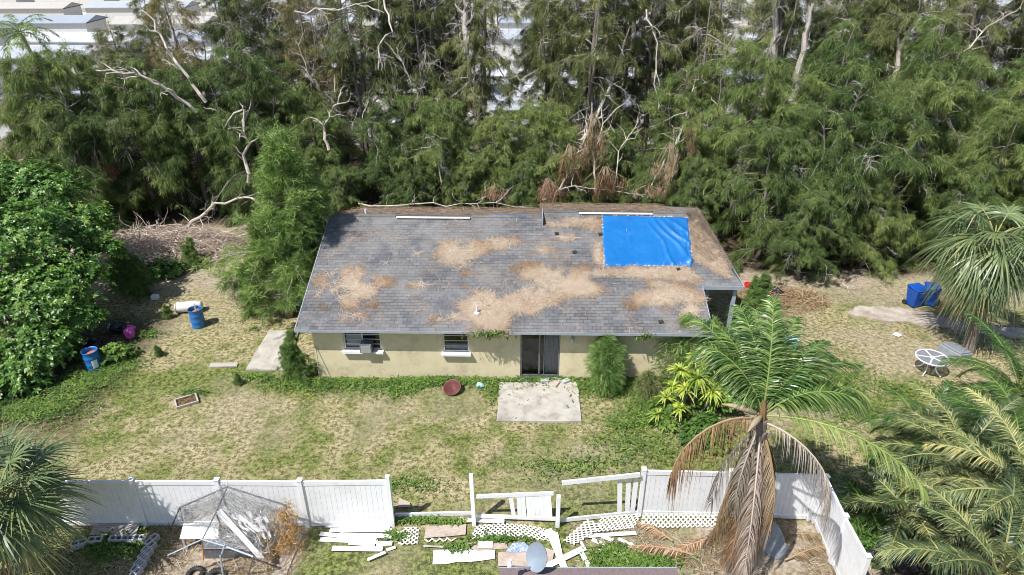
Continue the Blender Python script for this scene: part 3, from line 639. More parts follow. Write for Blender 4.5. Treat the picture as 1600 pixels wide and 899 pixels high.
# boards on the grass
BD = [(508, 822, 610, 823, .12, 'white board against the fence foot, farthest of the left heap'), (515, 829, 612, 829, .13, 'white board second from the fence in the left heap'),
      (500, 834, 588, 843, .14, 'slanting white board on the left side of the heap by the fence'), (530, 836, 612, 838, .16, 'white board in the middle of the left heap'),
      (500, 843, 590, 847, .15, 'white board at the left front of the heap by the fence'), (545, 848, 586, 851, .15, 'short white board under the front of the left heap'),
      (519, 857, 598, 858, .17, 'white board lying apart at the near edge of the left heap'), (574, 875, 602, 863, .1, 'thin crooked white board end nearest the camera in the left heap'),
      (604, 860, 618, 855, .1, 'small white scrap beside the square piece of lattice'), (588, 850, 613, 849, .16, 'short white board at the right front of the left heap'),
      (614, 833, 627, 834, .16, 'small white square touching the square lattice piece'), (710, 812, 788, 815, .14, 'white board half shaded under the broken panel'),
      (857, 827, 882, 888, .20, 'long white board slanting up to the left behind the dish'), (846, 889, 914, 856, .19, 'white board crossing the long slanting one'),
      (905, 857, 922, 888, .14, 'narrow white board leaning left from the curved lattice'), (915, 838, 994, 833, .13, 'straight white board right of the curved lattice'),
      (925, 843, 979, 866, .13, 'white board running down to the right into the weeds'), (932, 864, 952, 853, .13, 'stubby white board at the middle of the right heap'),
      (940, 838, 958, 845, .12, 'short white board under the straight one in the right heap'), (966, 842, 990, 852, .10, 'weathered white strip at the right of the debris'),
      (905, 842, 914, 858, .08, 'thin white strip below the curved lattice'), (868, 832, 878, 880, .14, 'white board under the long slanting one'), (845, 835, 868, 833, .14, 'short white board at the end of the long lattice')]
for i, (a, c, d, e, wd, l) in enumerate(BD):
    z = .035 + .018 * (i % 4); beam_thing('loose_board', P(a, c, z), P(d, e, z + random.uniform(-.005, .02)), wd, .022, l, 'board', 'white boards strewn on the ground', 'board', .003)
def sheet(name, pts, h, mat, label, cat, th=.015, group=None, jg=.02):
    poly = [(P(a, c, h).x, P(a, c, h).y) for a, c in pts]; ox = sum(p[0] for p in poly) / len(poly); oy = sum(p[1] for p in poly) / len(poly)
    b = B(); b.prism(jag([(x - ox, y - oy) for x, y in poly], .3, jg), 0, th); o = b.build(name, M[mat], label=label, cat=cat, group=group); o.location = (ox, oy, h); return o
sheet('white_panel', [(677, 883), (677, 861), (700, 859), (716, 857), (747, 863), (772, 859), (772, 873)], .05, 'board', 'large torn white panel lying on the lawn left of the dish', 'panel', jg=.04)
sheet('white_panel', [(746, 857), (747, 846), (770, 847), (769, 858)], .07, 'board', 'small square white panel below the long lattice', 'panel')
sheet('plywood_sheet', [(662, 842), (665, 822), (728, 820), (727, 836)], .05, 'plywood', 'weathered plywood sheet on the grass left of the lone post', 'plywood')
sheet('plywood_sheet', [(778, 885), (778, 864), (832, 862), (850, 880), (850, 888)], .05, 'plywood', 'brown plywood sheet beneath the dish arm', 'plywood')
sheet('plywood_sheet', [(734, 862), (700, 856), (720, 848), (790, 849), (795, 858)], .03, 'plywood', 'reddish plywood sheet partly under the small white panel', 'plywood')
sheet('thin_plank', [(662, 855), (662, 852), (712, 854), (712, 857)], .06, 'greywood', 'thin grey plank below the plywood sheet', 'plank')
sheet('cloth_scrap', [(787, 862), (800, 850), (820, 849), (828, 858), (826, 864)], .07, 'bluecloth', 'crumpled blue and white cloth scrap left of the dish', 'cloth', jg=.05)
sheet('flattened_carton', [(836, 864), (850, 855), (866, 862), (864, 878), (845, 882)], .05, 'litter' if 0 else 'plywood', 'tan flattened carton right of the dish', 'carton')
def lattice(name, cs, label, sp=.105, h=None, bend=0):
    """cs: four world corners; diagonal slats, clipped to the rectangle"""
    c = [Vector(q) for q in cs]; W = ((c[1] - c[0]).length + (c[2] - c[3]).length) / 2; H = ((c[3] - c[0]).length + (c[2] - c[1]).length) / 2
    def mp(x, y, z):
        u, v = x / W, y / H; q = c[0] * ((1 - u) * (1 - v)) + c[1] * (u * (1 - v)) + c[2] * (u * v) + c[3] * ((1 - u) * v)
        return q + Vector((0, bend * math.sin(u * math.pi), z))
    b = B(); hw = .019
    for s in (1, -1):
        k = -H
        while k < W + H:
            # line x = k + s*y ; clip
            pts = []
            y0, y1 = 0, H
            if s > 0: y0 = max(0, -k); y1 = min(H, W - k)
            else: y0 = max(0, k - W); y1 = min(H, k)
            if y1 - y0 > .06:
                seg = max(1, int((y1 - y0) / .25)); pr = []
                for q in range(seg + 1):
                    y = y0 + (y1 - y0) * q / seg; x = k + s * y; pr.append((x, y))
                zz = .006 if s > 0 else .018
                V = []
                for x, y in pr: V += [mp(x - hw * 1.3, y, zz), mp(x + hw * 1.3, y, zz), mp(x + hw * 1.3, y, zz + .010), mp(x - hw * 1.3, y, zz + .010)]
                F = []
                for q in range(seg):
                    o_ = q * 4
                    F += [(o_, o_ + 1, o_ + 5, o_ + 4), (o_ + 1, o_ + 2, o_ + 6, o_ + 5), (o_ + 2, o_ + 3, o_ + 7, o_ + 6), (o_ + 3, o_, o_ + 4, o_ + 7)]
                b.add([tuple(v) for v in V], F)
            k += sp * 1.414
    ox = c[0].copy(); o = b.build(name, M['board'], label=label, cat='lattice', group='pieces of white garden lattice'); o.data.transform(Matrix.Translation(-ox)); o.location = ox; return o
Pz = lambda x, y, h=.05: tuple(P(x, y, h))
lattice('lattice_panel', [Pz(622, 852), Pz(652, 851), Pz(655, 824), Pz(630, 825)], 'small square of white lattice beside the left heap of boards')
lattice('lattice_panel', [Pz(735, 843), Pz(862, 847), Pz(850, 826), Pz(744, 822)], 'long white lattice lying below the half stripped panel', bend=.12)
lattice('lattice_panel', [Pz(880, 845), Pz(897, 852), Pz(945, 822, .25), Pz(918, 812, .3)], 'bent narrow strip of white lattice right of the crossed boards', bend=.0)
lattice('lattice_panel', [Pz(932, 832, .2), Pz(990, 826), Pz(1002, 803, .2), Pz(938, 808, .4)], 'white lattice propped under the three loose boards')
lattice('lattice_panel', [Pz(1002, 826, .05), Pz(1118, 824, .05), Pz(1120, 804, .35), Pz(1004, 803, .35)], 'white lattice leaning on the right fence behind the palm')
lattice('lattice_panel', [Pz(664, 848), Pz(712, 846), Pz(712, 841), Pz(664, 842)], 'thin broken strip of white lattice below the plywood sheet', sp=.16)

# ---------------------------------------------------------------- blocks, frame with netting
def block_mesh():
    b = B()
    for y in (-.08, .08): b.box((0, y, .095), (.4, .035, .19))
    for x in (-.182, 0, .182): b.box((x, 0, .095), (.035, .124, .188))
    return b.mesh('concrete_block')
bm = block_mesh(); bm.materials.append(M['block'])
BL = [(150, 846, .1), (183, 844, 0), (201, 844, .03), (219, 843, 0), (238, 846, 1.2), (233, 858, 1.2), (228, 868, 1.15), (222, 878, 1.2), (217, 888, 1.2), (212, 899, 1.25), (124, 852, .4)]
BLn = ['fifth to the left of the corner, half under palm fronds', 'third left of the corner in the row near the fence', 'second left of the corner in the row near the fence', 'just left of the corner in the row below the fence', 'at the corner of the two rows', 'first in front of the corner of the two rows', 'second in front of the corner', 'third in front of the corner', 'fourth in front of the corner', 'nearest the camera, at the bottom edge', 'leftmost, among palm fronds']
for (x, y, rz), l in zip(BL, BLn):
    o = bpy.data.objects.new('concrete_block', bm); COL.objects.link(o); o.location = P(x, y, .1); o.location.z = .02 + random.uniform(0, .01); o.rotation_euler = (random.uniform(-.03, .03), random.uniform(-.03, .03), rz)
    tag(o, 'hollow grey concrete block ' + l, 'concrete block', 'hollow concrete blocks laid in an L')
pv = B(); pv.box((0, 0, .03), (.36, .19, .06)); pm = pv.mesh('paving_brick'); pm.materials.append(M['greywood'])
for k in range(9):
    q = P(462 - 3.3 * k, 840 + 7.6 * k, .05); o = bpy.data.objects.new('edging_brick', pm); COL.objects.link(o); o.location = (q.x, q.y, .005); o.rotation_euler = (0, 0, random.uniform(-.08, .08))
    tag(o, 'grey edging brick, %s from the fence, along the right of the netted frame' % ['first', 'second', 'third', 'fourth', 'fifth', 'sixth', 'seventh', 'eighth', 'ninth'][k], 'brick', 'edging bricks beside the netted frame')
def slatted(name, cs, h, n, mat, label, cat, legs=0):
    c = [P(x, y, h) for x, y in cs]; o0 = Vector((c[0].x, c[0].y, 0)); root = empty(name, o0, label=label, cat=cat)
    for k in range(n):
        v = (k + .5) / n; a = c[0].lerp(c[3], v) - o0; e = c[1].lerp(c[2], v) - o0; wd = (c[3] - c[0]).length / n * .88
        b = B(); b.beam(a, e, wd, .022); b.build('slat', M[mat], root)
    b = B()
    q0 = c[0].lerp(c[3], .5).lerp(c[1].lerp(c[2], .5), .1) - o0; q1 = c[0].lerp(c[3], .5).lerp(c[1].lerp(c[2], .5), .9) - o0; b.beam(q0 + Vector((0, 0, -.043)), q1 + Vector((0, 0, -.043)), .06, .05)
    for u in (.08, .92):
        a = c[0].lerp(c[1], u) - o0; e = c[3].lerp(c[2], u) - o0; dz = Vector((0, 0, -.045)); b.beam(a + dz, e + dz, .07, .06)
    if legs:
        for u in (.06, .94):
            for v in (.1, .9):
                q = c[0].lerp(c[1], u).lerp(c[3].lerp(c[2], u), v) - o0; b.box((q.x, q.y, (h - .08) / 2), (.07, .07, h - .08))
    b.build('frame', M['greywood'], root)
slatted('wooden_pallet', [(140, 836), (212, 838), (219, 816), (150, 814)], .14, 6, 'greywood', 'weathered grey pallet at the fence foot behind the hollow blocks', 'pallet')
slatted('wooden_bench', [(281, 842), (341, 842), (341, 819), (287, 818)], .5, 6, 'board', 'pale slatted bench inside the netted frame', 'bench', 1)
fr = empty('collapsed_canopy', gp(340, 860), label='collapsed metal canopy frame draped with torn grey netting and creeper', cat='canopy frame')
FI = Matrix.Translation(-fr.location)
A = P(355, 761, 2.15); BLc = P(281, 793, 1.6); BRc = P(447, 790, 1.6); Mid = P(338, 800, 1.9); Fc = P(316, 843, 1.35); Fr = P(396, 870, 1.05)
feet = {'a': P(262, 835, 0), 'b': P(287, 819, 0), 'c': P(452, 850, 0), 'e': P(270, 925, 0), 'f': P(400, 905, 0)}
def pole(pts, r, mat='steel'):
    b = B(); b.tube(pts, r, 6); o = b.build('pole', M[mat], fr); o.data.transform(FI)
pole([BLc, A], .022); pole([A, BRc], .022); pole([A, Mid, Fc], .02); pole([BLc, P(267, 826, 0)], .022); pole([BLc, P(287, 818, .3)], .02); pole([BRc, P(452, 850, 0)], .022)
pole([Fc, P(350, 853, 1.2), Fr], .025, 'bluesteel'); pole([Fc, P(262, 868, 1.05)], .018, 'bluesteel'); pole([Fc, P(318, 875, .3)], .022, 'orange'); pole([Fr, P(388, 899, 0)], .02); pole([P(352, 850, 1.3), P(346, 866, 1.0)], .02, 'bluesteel')
pole([P(344, 868, .9), P(350, 910, 0)], .022, 'bluesteel'); pole([P(338, 803, 1.85), P(350, 835, 1.0), P(360, 850, .6)], .018)
def netting(name, quad, n, mat, wd, tlo, thi, sag=.12, L=(.15, .4), hole=.0, parent=fr):
    c = [np.array(q) for q in quad]; u = rng.random(n); v = rng.random(n)
    s = fbm(u * 5, v * 5, 1, sum(quad[0]) % 7, 3) > hole; u, v = u[s], v[s]
    def S(u, v): 
        q = c[0] * ((1 - u) * (1 - v))[:, None] + c[1] * (u * (1 - v))[:, None] + c[2] * (u * v)[:, None] + c[3] * ((1 - u) * v)[:, None]
        q[:, 2] -= sag * np.sin(u * math.pi) * np.sin(v * math.pi); return q
    a = rng.uniform(0, 6.28, len(u)); l = rng.uniform(*L, len(u)); du = np.cos(a) * .06; dv = np.sin(a) * .06
    p = S(u, v); q = S(np.clip(u + du, 0, 1), np.clip(v + dv, 0, 1)); b = B(); b.blades(p, q - p + rng.normal(0, .015, p.shape), l, wd, rng.uniform(-.1, .15, len(u)), 2, rng.uniform(tlo, thi, len(u)), .6)
    o = b.build(name, M[mat], parent); o.data.transform(FI); return o
M['net'] = leafmat('torn_netting', (.20, .19, .18), (.45, .44, .43), (.85, .85, .86), .3, .8, .1)
netting('netting', [BLc, A, Mid, P(287, 822, .5)], 1100, 'net', .008, .2, .8)
netting('netting', [A, BRc, P(440, 850, .5), Mid], 1700, 'net', .009, .25, 1.)
netting('netting', [P(338, 800, 1.9), P(400, 800, 1.7), P(410, 870, .7), P(330, 845, .9)], 1100, 'net', .009, .3, 1., .3, hole=.4)
b = B()
def torn(c, nu=26, nv=8, seed=1, wob=.08, cut=.42):
    c = [np.array(q) for q in c]; u, v = np.meshgrid(np.linspace(0, 1, nu), np.linspace(0, 1, nv))
    q = c[0] * ((1 - u) * (1 - v))[..., None] + c[1] * (u * (1 - v))[..., None] + c[2] * (u * v)[..., None] + c[3] * ((1 - u) * v)[..., None]
    q[..., 2] += (fbm(u * 9, v * 4, 1, seed) - .5) * wob * 2; q[..., 0] += (fbm(u * 7, v * 7, 1, seed + 2) - .5) * wob
    i = np.arange(nv - 1)[:, None] * nu; j = np.arange(nu - 1)[None]; F = np.stack([i + j, i + j + 1, i + nu + j + 1, i + nu + j], -1).reshape(-1, 4)
    keep = fbm((u[:-1, :-1] + .01) * 11, (v[:-1, :-1]) * 6, 1, seed + 5, 3).ravel() > cut; b.add(q.reshape(-1, 3), F[keep], .9)
torn([P(336, 800, 1.92), P(345, 796, 1.95), P(413, 872, .6), P(402, 872, .6)], 30, 4, 1, .05, .1)
torn([P(342, 800, 1.9), P(356, 785, 1.95), P(415, 830, 1.2), P(385, 835, 1.2)], 26, 12, 4, .1, .5)
torn([P(380, 802, 1.8), P(410, 796, 1.7), P(432, 840, .9), P(405, 845, .9)], 22, 12, 7, .12, .52)
o = b.build('torn_sheet', M['net'], fr); o.data.transform(FI)
# creeper on the right pole
n = 1300; t = rng.random(n); p = np.array(P(446, 792, 1.6))[None] * (1 - t)[:, None] + np.array(P(446, 868, .0))[None] * t[:, None]; p += rng.normal(0, 1, (n, 3)) * np.array([.13, .13, .08]) * (1 + t)[:, None]
M['ochre'] = leafmat('dry_creeper', (.22, .12, .03), (.45, .27, .07), (.62, .45, .18), .2)
b = B(); b.blades(p, rng.normal(size=(n, 3)), rng.uniform(.08, .22, n), .03, .3, 1, rng.random(n)); o = b.build('creeper', M['ochre'], fr); o.data.transform(FI)
b = B(); b.box((0, 0, .22), (1.35, .5, .44)); b.box((0, 0, .455), (1.45, .6, .03)); o = b.build('planter_box', M['steel'], label='dark low box in front of the pale slatted bench', cat='box', bevel=.02); o.location = gp(362, 862)
def tyre(px, py, l, tilt=.0, sc_=.6):
    b = B(); k = [(.30 + .11 * math.cos(a), .1 * math.sin(a) + .1) for a in np.linspace(0, 2 * math.pi, 13)]; b.lathe(k, k=28)
    for q in range(28):
        a = q * 2 * math.pi / 28; b.box((.408 * math.cos(a), .408 * math.sin(a), .1), (.02, .04, .15), rz=a)
    o = b.build('tyre', M['black'], label=l, cat='tyre', group='old tyres inside the netted frame', smooth=False); o.location = gp(px, py); o.rotation_euler = (tilt, tilt, 0); o.scale = (sc_,) * 3
tyre(306, 899, 'old black tyre lying flat, left of the pair under the netted frame'); tyre(339, 905, 'old black tyre tilted on its side, right of the pair under the netted frame', .3, .7)

# ---------------------------------------------------------------- small things in the yard
def drum(px, py, lab, items):
    root = empty('oil_drum', gp(px, py), random.uniform(0, 3), label=lab, cat='drum', group='blue steel drums on the lawn')
    prof = [(.29, 0), (.30, .02), (.29, .05)]
    for z in (.3, .59): prof += [(.29, z - .03), (.305, z), (.29, z + .03)]
    prof += [(.29, .85), (.305, .87), (.305, .89), (.285, .89), (.28, .80)]
    b = B(); b.lathe(prof, k=28); b.build('body', M['blue_metal'], root, smooth=True)
    b = B(); b.lathe([(.279, .70), (.0, .68)], k=28); b.build('rusty_lid', M['rust'], root)
    return root
d1 = drum(311, 509, 'open rusty blue drum with a stick standing in it, beside the white tank', 0)
b = B(); b.beam((.05, .1, .5), (.12, .2, 1.02), .05, .03); b.beam((-.1, -.05, .6), (.1, -.15, .93), .04, .03); b.build('stick', M['greywood'], d1)
d2 = drum(149, 576, 'blue drum with rust red top and white paper label beside the big bush', 1); d2.rotation_euler = (0, 0, 0)
b = B()
an = np.linspace(-1.15, -.45, 7); V = [(.31 * math.cos(a), .31 * math.sin(a), z) for z in (.18, .55) for a in an]; b.add(V, [(i, i + 1, i + 8, i + 7) for i in range(6)]); b.build('paper_label', M['board'], d2)
b = B(); b.lathe([(.0, -.62), (.15, -.60), (.24, -.52), (.25, .52), (.24, .56), (.0, .57)], k=24); o = b.build('water_tank', M['tanksteel'], label='dented white cylindrical tank lying on its side behind the rusty drum', cat='tank', smooth=True)
q = gp(297, 487); o.location = (q.x, q.y, .27); o.rotation_euler = (R(90), 0, R(-80))
c2 = B(); c2.lathe([(.255, .50), (.262, .505), (.262, .53), (.255, .535)], k=24); c2.build('rim', M['grey'], o)
def wheelie(px, py, rz, lab):
    root = empty('wheelie_bin', gp(px, py), rz, label=lab, cat='bin', group='blue wheelie bins by the driveway'); root.scale = (.9, .9, .9)
    b = B(); V = []
    for z, wx, wy in ((.06, .24, .25), (1.0, .33, .37), (1.05, .35, .39)):
        V += [(-wx, -wy, z), (wx, -wy, z), (wx, wy, z), (-wx, wy, z)]
    F = [(3, 2, 1, 0)]
    b.add(V, F + [(k * 4 + i, k * 4 + (i + 1) % 4, k * 4 + 4 + (i + 1) % 4, k * 4 + 4 + i) for k in range(2) for i in range(4)]); b.build('body', M['blue_plastic'], root, bevel=.03)
    b = B(); b.add([(-.37, -.42, 1.06), (.37, -.42, 1.06), (.37, .40, 1.08), (-.37, .40, 1.08), (-.33, -.34, 1.14), (.33, -.34, 1.14), (.33, .34, 1.17), (-.33, .34, 1.17)], [(0, 3, 2, 1), (4, 5, 6, 7), (0, 1, 5, 4), (1, 2, 6, 5), (2, 3, 7, 6), (3, 0, 4, 7)]); b.build('lid', M['blue_plastic'], root, bevel=.02)
    b = B(); b.tube([(-.28, .45, 1.0), (.28, .45, 1.0)], .018, 8); b.build('handle', M['blue_plastic'], root)
    b = B(); b.tube([(-.3, -.44, .98), (.3, -.44, .98)], .016, 8); b.build('lift_bar', M['steel'], root)
    for s in (-1, 1):
        b = B(); b.tube([(s * .27, .30, .13), (s * .33, .30, .13)], .13, 16); b.build('wheel', M['black'], root)
wheelie(1426, 478, .25, 'blue wheelie bin on the left, standing in full view'); wheelie(1449, 476, -.35, 'blue wheelie bin on the right, tucked behind the other and a palm')
# round white patio table
q = P(1457, 559, .7); root = empty('patio_table', (q.x, q.y, 0), .3, label='round white metal patio table with a mesh top on the bare grass', cat='table')
b = B(); b.tube([(.6 * math.cos(a), .6 * math.sin(a), .7) for a in np.linspace(0, 2 * math.pi, 41)], .028, 6, cap=False)
for k in range(5):
    a = k * 2 * math.pi / 5; b.beam((0, 0, .70), (.6 * math.cos(a), .6 * math.sin(a), .70), .05, .022)
b.tube([(.07 * math.cos(a), .07 * math.sin(a), .705) for a in np.linspace(0, 2 * math.pi, 13)], .018, 5)
b.build('tabletop_frame', M['white'], root)
b = B()
for k in range(-28, 29):
    x = k * .021; L = math.sqrt(max(0, .585 ** 2 - x * x)); b.box((x, 0, .70), (.008, 2 * L, .006)); b.box((0, x, .702), (2 * L, .008, .006))
b.build('mesh_top', M['grey'], root)
for k in range(4):
    a = k * math.pi / 2 + .4; ca, sa = math.cos(a), math.sin(a); b = B()
    b.tube([(r * ca, r * sa, z) for r, z in ((.45, .68), (.36, .52), (.24, .38), (.22, .30), (.32, .14), (.50, .02))], .022, 7); b.build('leg', M['white'], root)
# fire pit / broken tray
q = gp(292, 629); root = empty('broken_tray', q, .55, label='charred rectangular tray frame full of ash lying on the dry lawn', cat='tray')
b = B()
for y in (-.27, .27): b.box((0, y, .07), (.8, .06, .1))
for x in (-.37, .37): b.box((x, 0, .07), (.06, .48, .1))
b.build('rim', M['greywood'], root, bevel=.01)
b = B(); n = 200; b.blades(np.stack([rng.uniform(-.33, .33, n), rng.uniform(-.24, .24, n), rng.uniform(.02, .1, n)], -1), rng.normal(size=(n, 3)) * [1, 1, .3], .12, .05, 0, 1, rng.random(n) * .6); b.build('ash', M['dead'], root)
# pot, jug, scraps
b = B(); b.lathe([(0, 0), (.22, .0), (.32, .2), (.36, .26), (.33, .26), (.28, .18), (0, .06)], k=18); o = b.build('fire_bowl', M['maroon'], label='tipped dark red bowl in the weeds left of the patio', cat='bowl', smooth=True); o.location = gp(709, 610); o.rotation_euler = (R(25), R(-12), 0)
def lump(name, px, py, r, sc, mat, label, cat, seed=0, h=0, group=None, nn=(18, 12), am=.45):
    b = B(); k, m = nn; th = np.linspace(0, 2 * math.pi, k, endpoint=False); ph = np.linspace(.02, math.pi - .02, m)
    T_, H_ = np.meshgrid(th, ph); x = np.sin(H_) * np.cos(T_); y = np.sin(H_) * np.sin(T_); z = np.cos(H_)
    rr = r * (1 + am * (fbm(x * 1.5 + 5, y * 1.5 + z * 1.9, .8, seed, 4) - .5) * 2); V = np.stack([x * rr * sc[0], y * rr * sc[1], z * rr * sc[2]], -1)
    V[..., 2] -= V[..., 2].min() + .03 * r
    i = np.arange(m - 1)[:, None] * k; j = np.arange(k)[None]; F = np.stack([i + j, i + k + j, i + k + (j + 1) % k, i + (j + 1) % k], -1).reshape(-1, 4)
    b.add(V.reshape(-1, 3), F); o = b.build(name, M[mat], label=label, cat=cat, group=group); o.location = gp(px, py) + Vector((0, 0, h)); return o
b = B(); b.lathe([(0, 0), (.1, 0), (.11, .02), (.11, .18), (.05, .24), (.035, .30), (0, .30)], k=16); o = b.build('plastic_jug', M['cyan'], label='pale blue plastic jug lying in the weeds by the patio', cat='jug', smooth=True); o.location = gp(746, 605) + Vector((0, 0, .12)); o.rotation_euler = (R(90), 0, R(70))
lump('fabric_bundle', 205, 530, .22, (1, 1, 1.2), 'pink', 'bright pink cloth bundle at the edge of the big bush', 'cloth bundle', 3)
lump('fabric_bundle', 205, 518, .2, (1.1, .9, .8), 'pink', 'smaller pink cloth bundle just behind the bright one', 'cloth bundle', 8)
lump('rubbish_bag', 186, 520, .32, (1.3, 1, .8), 'blackbag', 'dark blue rubbish bag half under the big bush, beside the pink bundle', 'rubbish bag', 5)
lump('rubbish_bag', 150, 545, .28, (1.4, 1, .8), 'blackbag', 'dark rubbish bag behind the drum with the paper label', 'rubbish bag', 9)
TB = [(1362, 868, .28, 'black rubbish bag leftmost beside the end of the side fence'), (1376, 882, .34, 'shiny black rubbish bag in the middle of the heap right of the side fence'), (1392, 872, .3, 'black rubbish bag at the back of the heap under palm fronds'), (1408, 888, .32, 'black rubbish bag at the right of the heap under palm fronds')]
for k, (x, y, r, l) in enumerate(TB): lump('rubbish_bag', x, y, r, (1.2, 1, .9), 'blackbag', l, 'rubbish bag', k * 3, group='black rubbish bags right of the side fence')
b = B(); b.lathe([(0, 0), (.12, 0), (.15, .28), (.16, .29), (.14, .29), (.11, .02)], k=16); o = b.build('bucket', M['red'], label='small red bucket on the grass right of the tall palm', cat='bucket'); o.location = gp(1273, 582)
b = B(); V = [(-.45, -.5, 0), (.45, -.5, 0), (.45, .5, .0), (-.45, .5, 0)]; b.prism([(-.4, -.5), (.4, -.5), (.45, 0), (.4, .5), (-.4, .5), (-.45, 0)], 0, .35); b.prism([(-.34, -.44), (.34, -.44), (.38, 0), (.34, .44), (-.34, .44), (-.38, 0)], .35, .42)
o = b.build('storage_tub', M['grey'], label='grey blue plastic storage tub behind the patio table', cat='tub', bevel=.04); o.location = gp(1489, 556); o.rotation_euler = (0, .15, .4)
# grey tub lid shape by the right fence corner
b = B(); b.prism([(.42 * math.cos(a) * (1 if math.sin(a) < 0 else .8), .62 * math.sin(a)) for a in np.linspace(0, 2 * math.pi, 22, endpoint=False)], 0, .16); o = b.build('wheelbarrow_tray', M['grey'], label='upturned dark grey tray on the brown litter right of the shaggy palm', cat='tray', bevel=.05); o.location = gp(1207, 848); o.rotation_euler = (R(8), 0, -.2)
b = B(); b.prism([(-.16, -.12), (.16, -.12), (.16, .12), (-.16, .12)], 0, .2); o = b.build('utility_box', M['white'], label='small white utility box between the young pine row and big bush', cat='box', bevel=.01); o.location = gp(243, 467)
sheet('cardboard_piece', [(622, 793), (624, 778), (640, 786), (642, 793)], .06, 'plywood', 'pale folded cardboard on the lawn just behind the gap rail', 'cardboard')
sheet('stepping_stone', [(327, 575), (329, 569), (372, 568), (371, 574)], .02, 'concrete', 'narrow pale stone strip in the lawn left of the slab', 'stone', .05)
sheet('paper_scrap', [(1395, 523), (1399, 519), (1409, 524), (1405, 527)], .04, 'board', 'white paper scrap on the ground below the driveway', 'paper')
for k in range(3):
    l = ['rear grey timber beam right of the side fence corner', 'middle grey timber beam right of the side fence corner', 'front grey timber beam right of the side fence corner'][k]
    beam_thing('timber_beam', P(1284, 770 + 7 * k, .08), P(1372, 771 + 7 * k, .1), .12, .1, l, 'timber', 'timber beams in a row', 'greywood', .01)
for k, (x, y, rz) in enumerate([(851, 598, .2), (884, 599, .6), (868, 604, 1.1)]):
    b = B(); b.box((0, 0, .06), (.34, .2, .1)); o = b.build('loose_block', M['plywood' if k == 2 else 'block'], label=['pale block at the back edge of the patio left of the others', 'pale block at the back right edge of the patio', 'brown block between the two pale ones on the patio'][k], cat='block', bevel=.012); o.location = gp(x, y) + Vector((0, 0, .05)); o.rotation_euler = (0, 0, rz)
# rods against the house wall
beam_thing('leaning_rod', HM @ Vector((hx(501), -.45, .05)), HM @ Vector((hx(499) - .1, -.02, 1.45)), .02, .02, 'thin dark rod leaning on the wall near the left corner of the house', 'rod', mat='steel', bevel=0)
# debris at the entrance on the right
q = gp(1215, 462)
lump('rubbish_bag', 1212, 462, .3, (1.3, 1, .7), 'blackbag', 'dark rubbish bag under the pines right of the porch', 'rubbish bag', 2)
b = B(); b.lathe([(0, 0), (.16, 0), (.2, .3), (.21, .31), (.17, .31), (.14, .03)], k=16); o = b.build('bucket', M['red'], label='red bucket behind the porch post at the right end of the house', cat='bucket'); o.location = gp(1168, 452)
b = B(); b.box((0, 0, .25), (.5, .4, .5)); b.box((0, 0, .52), (.56, .46, .05)); o = b.build('plastic_crate', M['cyan'], label='pale crate behind the palm crown near the porch', cat='crate', bevel=.02); o.location = gp(1232, 545)
b = B(); b.box((0, 0, .2), (.7, .5, .4)); b.box((.1, .1, .5), (.4, .4, .2)); o = b.build('cardboard_box', M['plywood'], label='brown carton beside the right end wall under the porch', cat='carton', bevel=.02); o.location = gp(1170, 485); o.rotation_euler = (0, 0, .4)

# ---------------------------------------------------------------- foreground roof with the satellite dish
zf = 3.75
nr = empty('neighbour_house', P(920, 899, 0), label='strip of brown shingle roof at the bottom edge of the photo', cat='house')
b = B(); a0, a1 = P(782, 888, zf), P(1058, 892, zf); yb = a0.y
b.slab([(a0.x, yb, zf), (a0.x, 2.0, zf + 2.0), (a1.x, 2.0, zf + 2.0), (a1.x, yb, zf)][::-1], .14); o = b.build('roof', M['fungroof'], nr); o.data.transform(Matrix.Translation(-nr.location))
b = B(); b.box(((a0.x + a1.x) / 2, yb + .018, zf - .09), (a1.x - a0.x + .05, .03, .18)); o = b.build('fascia', M['trim'], nr); o.data.transform(Matrix.Translation(-nr.location))
b = B(); b.box(((a0.x + a1.x) / 2, yb / 2 + .8, zf / 2 - .1), (a1.x - a0.x - .6, yb - 2.2, zf - .1)); o = b.build('wall', M['stucco'], nr); o.data.transform(Matrix.Translation(-nr.location))
dc = PD(838, 871, yb - .05); root = empty('satellite_dish', dc, label='grey oval satellite dish on an arm at the edge of the nearest roof', cat='satellite dish')
b = B(); nrm_ = Vector((-.62, -.66, .42)).normalized(); e1 = nrm_.cross(Vector((0, 0, 1))).normalized(); e2 = e1.cross(nrm_)
rr, aa = np.meshgrid(np.linspace(0, 1, 8), np.linspace(0, 2 * math.pi, 33)[:-1], indexing='ij')
for s, off in ((1, 0), (-1, -.018)):
    V = np.array(e1)[None] * (rr * np.cos(aa) * .27).reshape(-1, 1) + np.array(e2)[None] * (rr * np.sin(aa) * .33).reshape(-1, 1) + np.array(nrm_)[None] * ((rr ** 2) * .07 - .07 + off).reshape(-1, 1)
    i = np.arange(7)[:, None] * 32; j = np.arange(32)[None]; F = np.stack([i + j, i + 32 + j, i + 32 + (j + 1) % 32, i + (j + 1) % 32], -1).reshape(-1, 4)
    b.add(V, F)
b.build('reflector', M['dish'], root, smooth=True)
b = B(); ft = -nrm_ * .1; tip = PD(796, 884, yb - .35) - dc
b.tube([ft + Vector((0, 0, -.25)), ft + Vector((-.1, -.05, -.28)), tip + Vector((.03, 0, -.02)), tip], .018, 8); b.build('feed_arm', M['alu'], root)
b = B(); b.box(tip + Vector((0, 0, .03)), (.09, .12, .09)); b.tube([tip + Vector((0, 0, .03)), tip + Vector((.03, .02, .16))], .035, 10); b.build('receiver', M['white'], root, bevel=.01)
